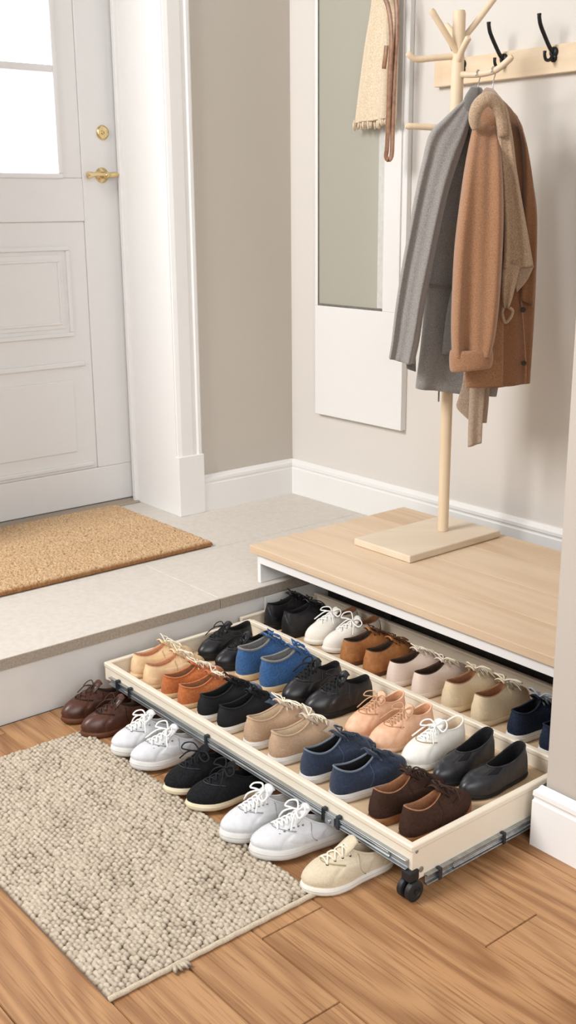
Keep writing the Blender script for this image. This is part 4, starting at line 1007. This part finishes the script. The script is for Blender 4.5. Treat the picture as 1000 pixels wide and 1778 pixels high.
mbn = MB().tube([(u, -(.262 - .03 * abs(i / 33 - .5)), z) for i, (u, z) in enumerate(catmull(NL, 34))], [.008 + .0085 * math.sin(PI * min(1, i / 33 * 1.12)) ** .6 if i < 29 else .0125 - .0006 * (i - 29) for i in range(34)], 16)
mbn.build('neck_loop', M['tan_knit'], t, smooth=True)
band('front_tail', [(858, 184), (863, 230), (870, 300), (874, 380), (874, 430), (872, 466)], [(878, 182), (889, 230), (898, 300), (912, 380), (921, 430), (927, 462)], .232, [(.010, .012), (.011, .006), (.011, 0), (.011, 0), (.011, 0), (.010, 0)], M['tan_knit'], 50, rp((9, .006, .3, 1), (19, .003, 0, 0)))
band('twisted_tail', [(873, 455), (870, 490), (871, 520), (874, 535)], [(903, 462), (896, 492), (889, 520), (884, 535)], .236, [(.009, 0), (.011, 0), (.009, 0), (.006, 0)], M['tan_knit'], 30, rp((12, .005, 0, 0)))
pts = [(874, 533), (872, 545), (877, 560), (886, 552), (890, 540), (884, 534)]
MB().tube([Vector((u, -.236, z)) for u, z in catmull(uz(pts, .236), 24)], .0038, 8).build('knot_loop', M['tan_knit'], t, smooth=True)
band('corner_flap', [(889, 462), (891, 485), (896, 505)], [(927, 462), (915, 487), (897, 508)], .226, [(.006, 0), (.005, 0), (.003, 0)], M['taupe_knit'], 16)
t = thing('taupe_scarf', 'taupe knitted scarf whose long ends show below the two coats', 'scarf', (POLE.x, POLE.y, 0), ROTC)
band('long_tail', [(828, 520), (818, 600), (815, 680), (813, 730), (812, 776)], [(846, 520), (848, 600), (842, 680), (838, 730), (836, 769)], .116, [(.004, 0), (.006, 0), (.007, 0), (.007, 0), (.006, 0)], M['taupe_knit'], 40, rp((7, .003, 0, 0)))
band('short_tail', [(838, 560), (834, 640), (834, 690), (837, 734)], [(852, 560), (850, 640), (849, 690), (845, 734)], .103, [(.003, 0), (.004, 0), (.004, 0), (.004, 0)], M['taupe_knit'], 30)
band('folded_corner', [(806, 640), (802, 670), (796, 690), (793, 708), (812, 728)], [(822, 640), (822, 670), (824, 690), (824, 712), (818, 732)], .106, [(.003, 0), (.004, 0), (.005, 0), (.004, 0), (.003, 0)], M['taupe_knit'], 30)

# ------------------------------------------------------------------ light
w = bpy.data.worlds.new('world'); SC.world = w; w.use_nodes = True
nt = w.node_tree; bg = nt.nodes['Background']; bg.inputs[0].default_value = (.985, .99, 1.0, 1)
# overcast daylight: brighter low in the sky out beyond the front door than in the house behind the viewer
tc = N(nt, 'ShaderNodeTexCoord'); dt = N(nt, 'ShaderNodeVectorMath', operation='DOT_PRODUCT'); dt.inputs[1].default_value = (-1, .25, 0)
nt.links.new(tc.outputs['Generated'], dt.inputs[0])
mr = N(nt, 'ShaderNodeMapRange'); mr.inputs['From Min'].default_value = .80; mr.inputs['From Max'].default_value = .93; mr.inputs['To Min'].default_value = .54; mr.inputs['To Max'].default_value = 2.6
nt.links.new(dt.outputs['Value'], mr.inputs['Value']); nt.links.new(mr.outputs[0], bg.inputs[1])
def area(name, loc, tgt, size, power, col=(1, 1, 1), sy=None):
    l = bpy.data.lights.new(name, 'AREA'); l.energy = power; l.color = col; l.size = size
    if sy: l.shape = 'RECTANGLE'; l.size_y = sy
    o = bpy.data.objects.new(name, l); COL.objects.link(o); o.location = loc
    o.rotation_euler = (Vector(tgt) - Vector(loc)).to_track_quat('-Z', 'Y').to_euler(); return o
area('window_light', (.55, -3.6, 2.75), (1.0, -.4, .6), 1.2, 124, (1, .99, .978))
area('fill_light', (5.2, -2.9, 2.2), (.6, -.9, .5), 2.4, 104, (.975, .985, 1))  # added soft fill from behind the viewer, not a lamp in the room
area('door_light', (-.85, -.93, 1.62), (1.0, -.93, .9), .5, 20, (1, 1, 1), .7)
SC.view_settings.view_transform = 'Standard'
SC.view_settings.look = 'None'
SC.view_settings.exposure = 0
SC.cycles.max_bounces = 6
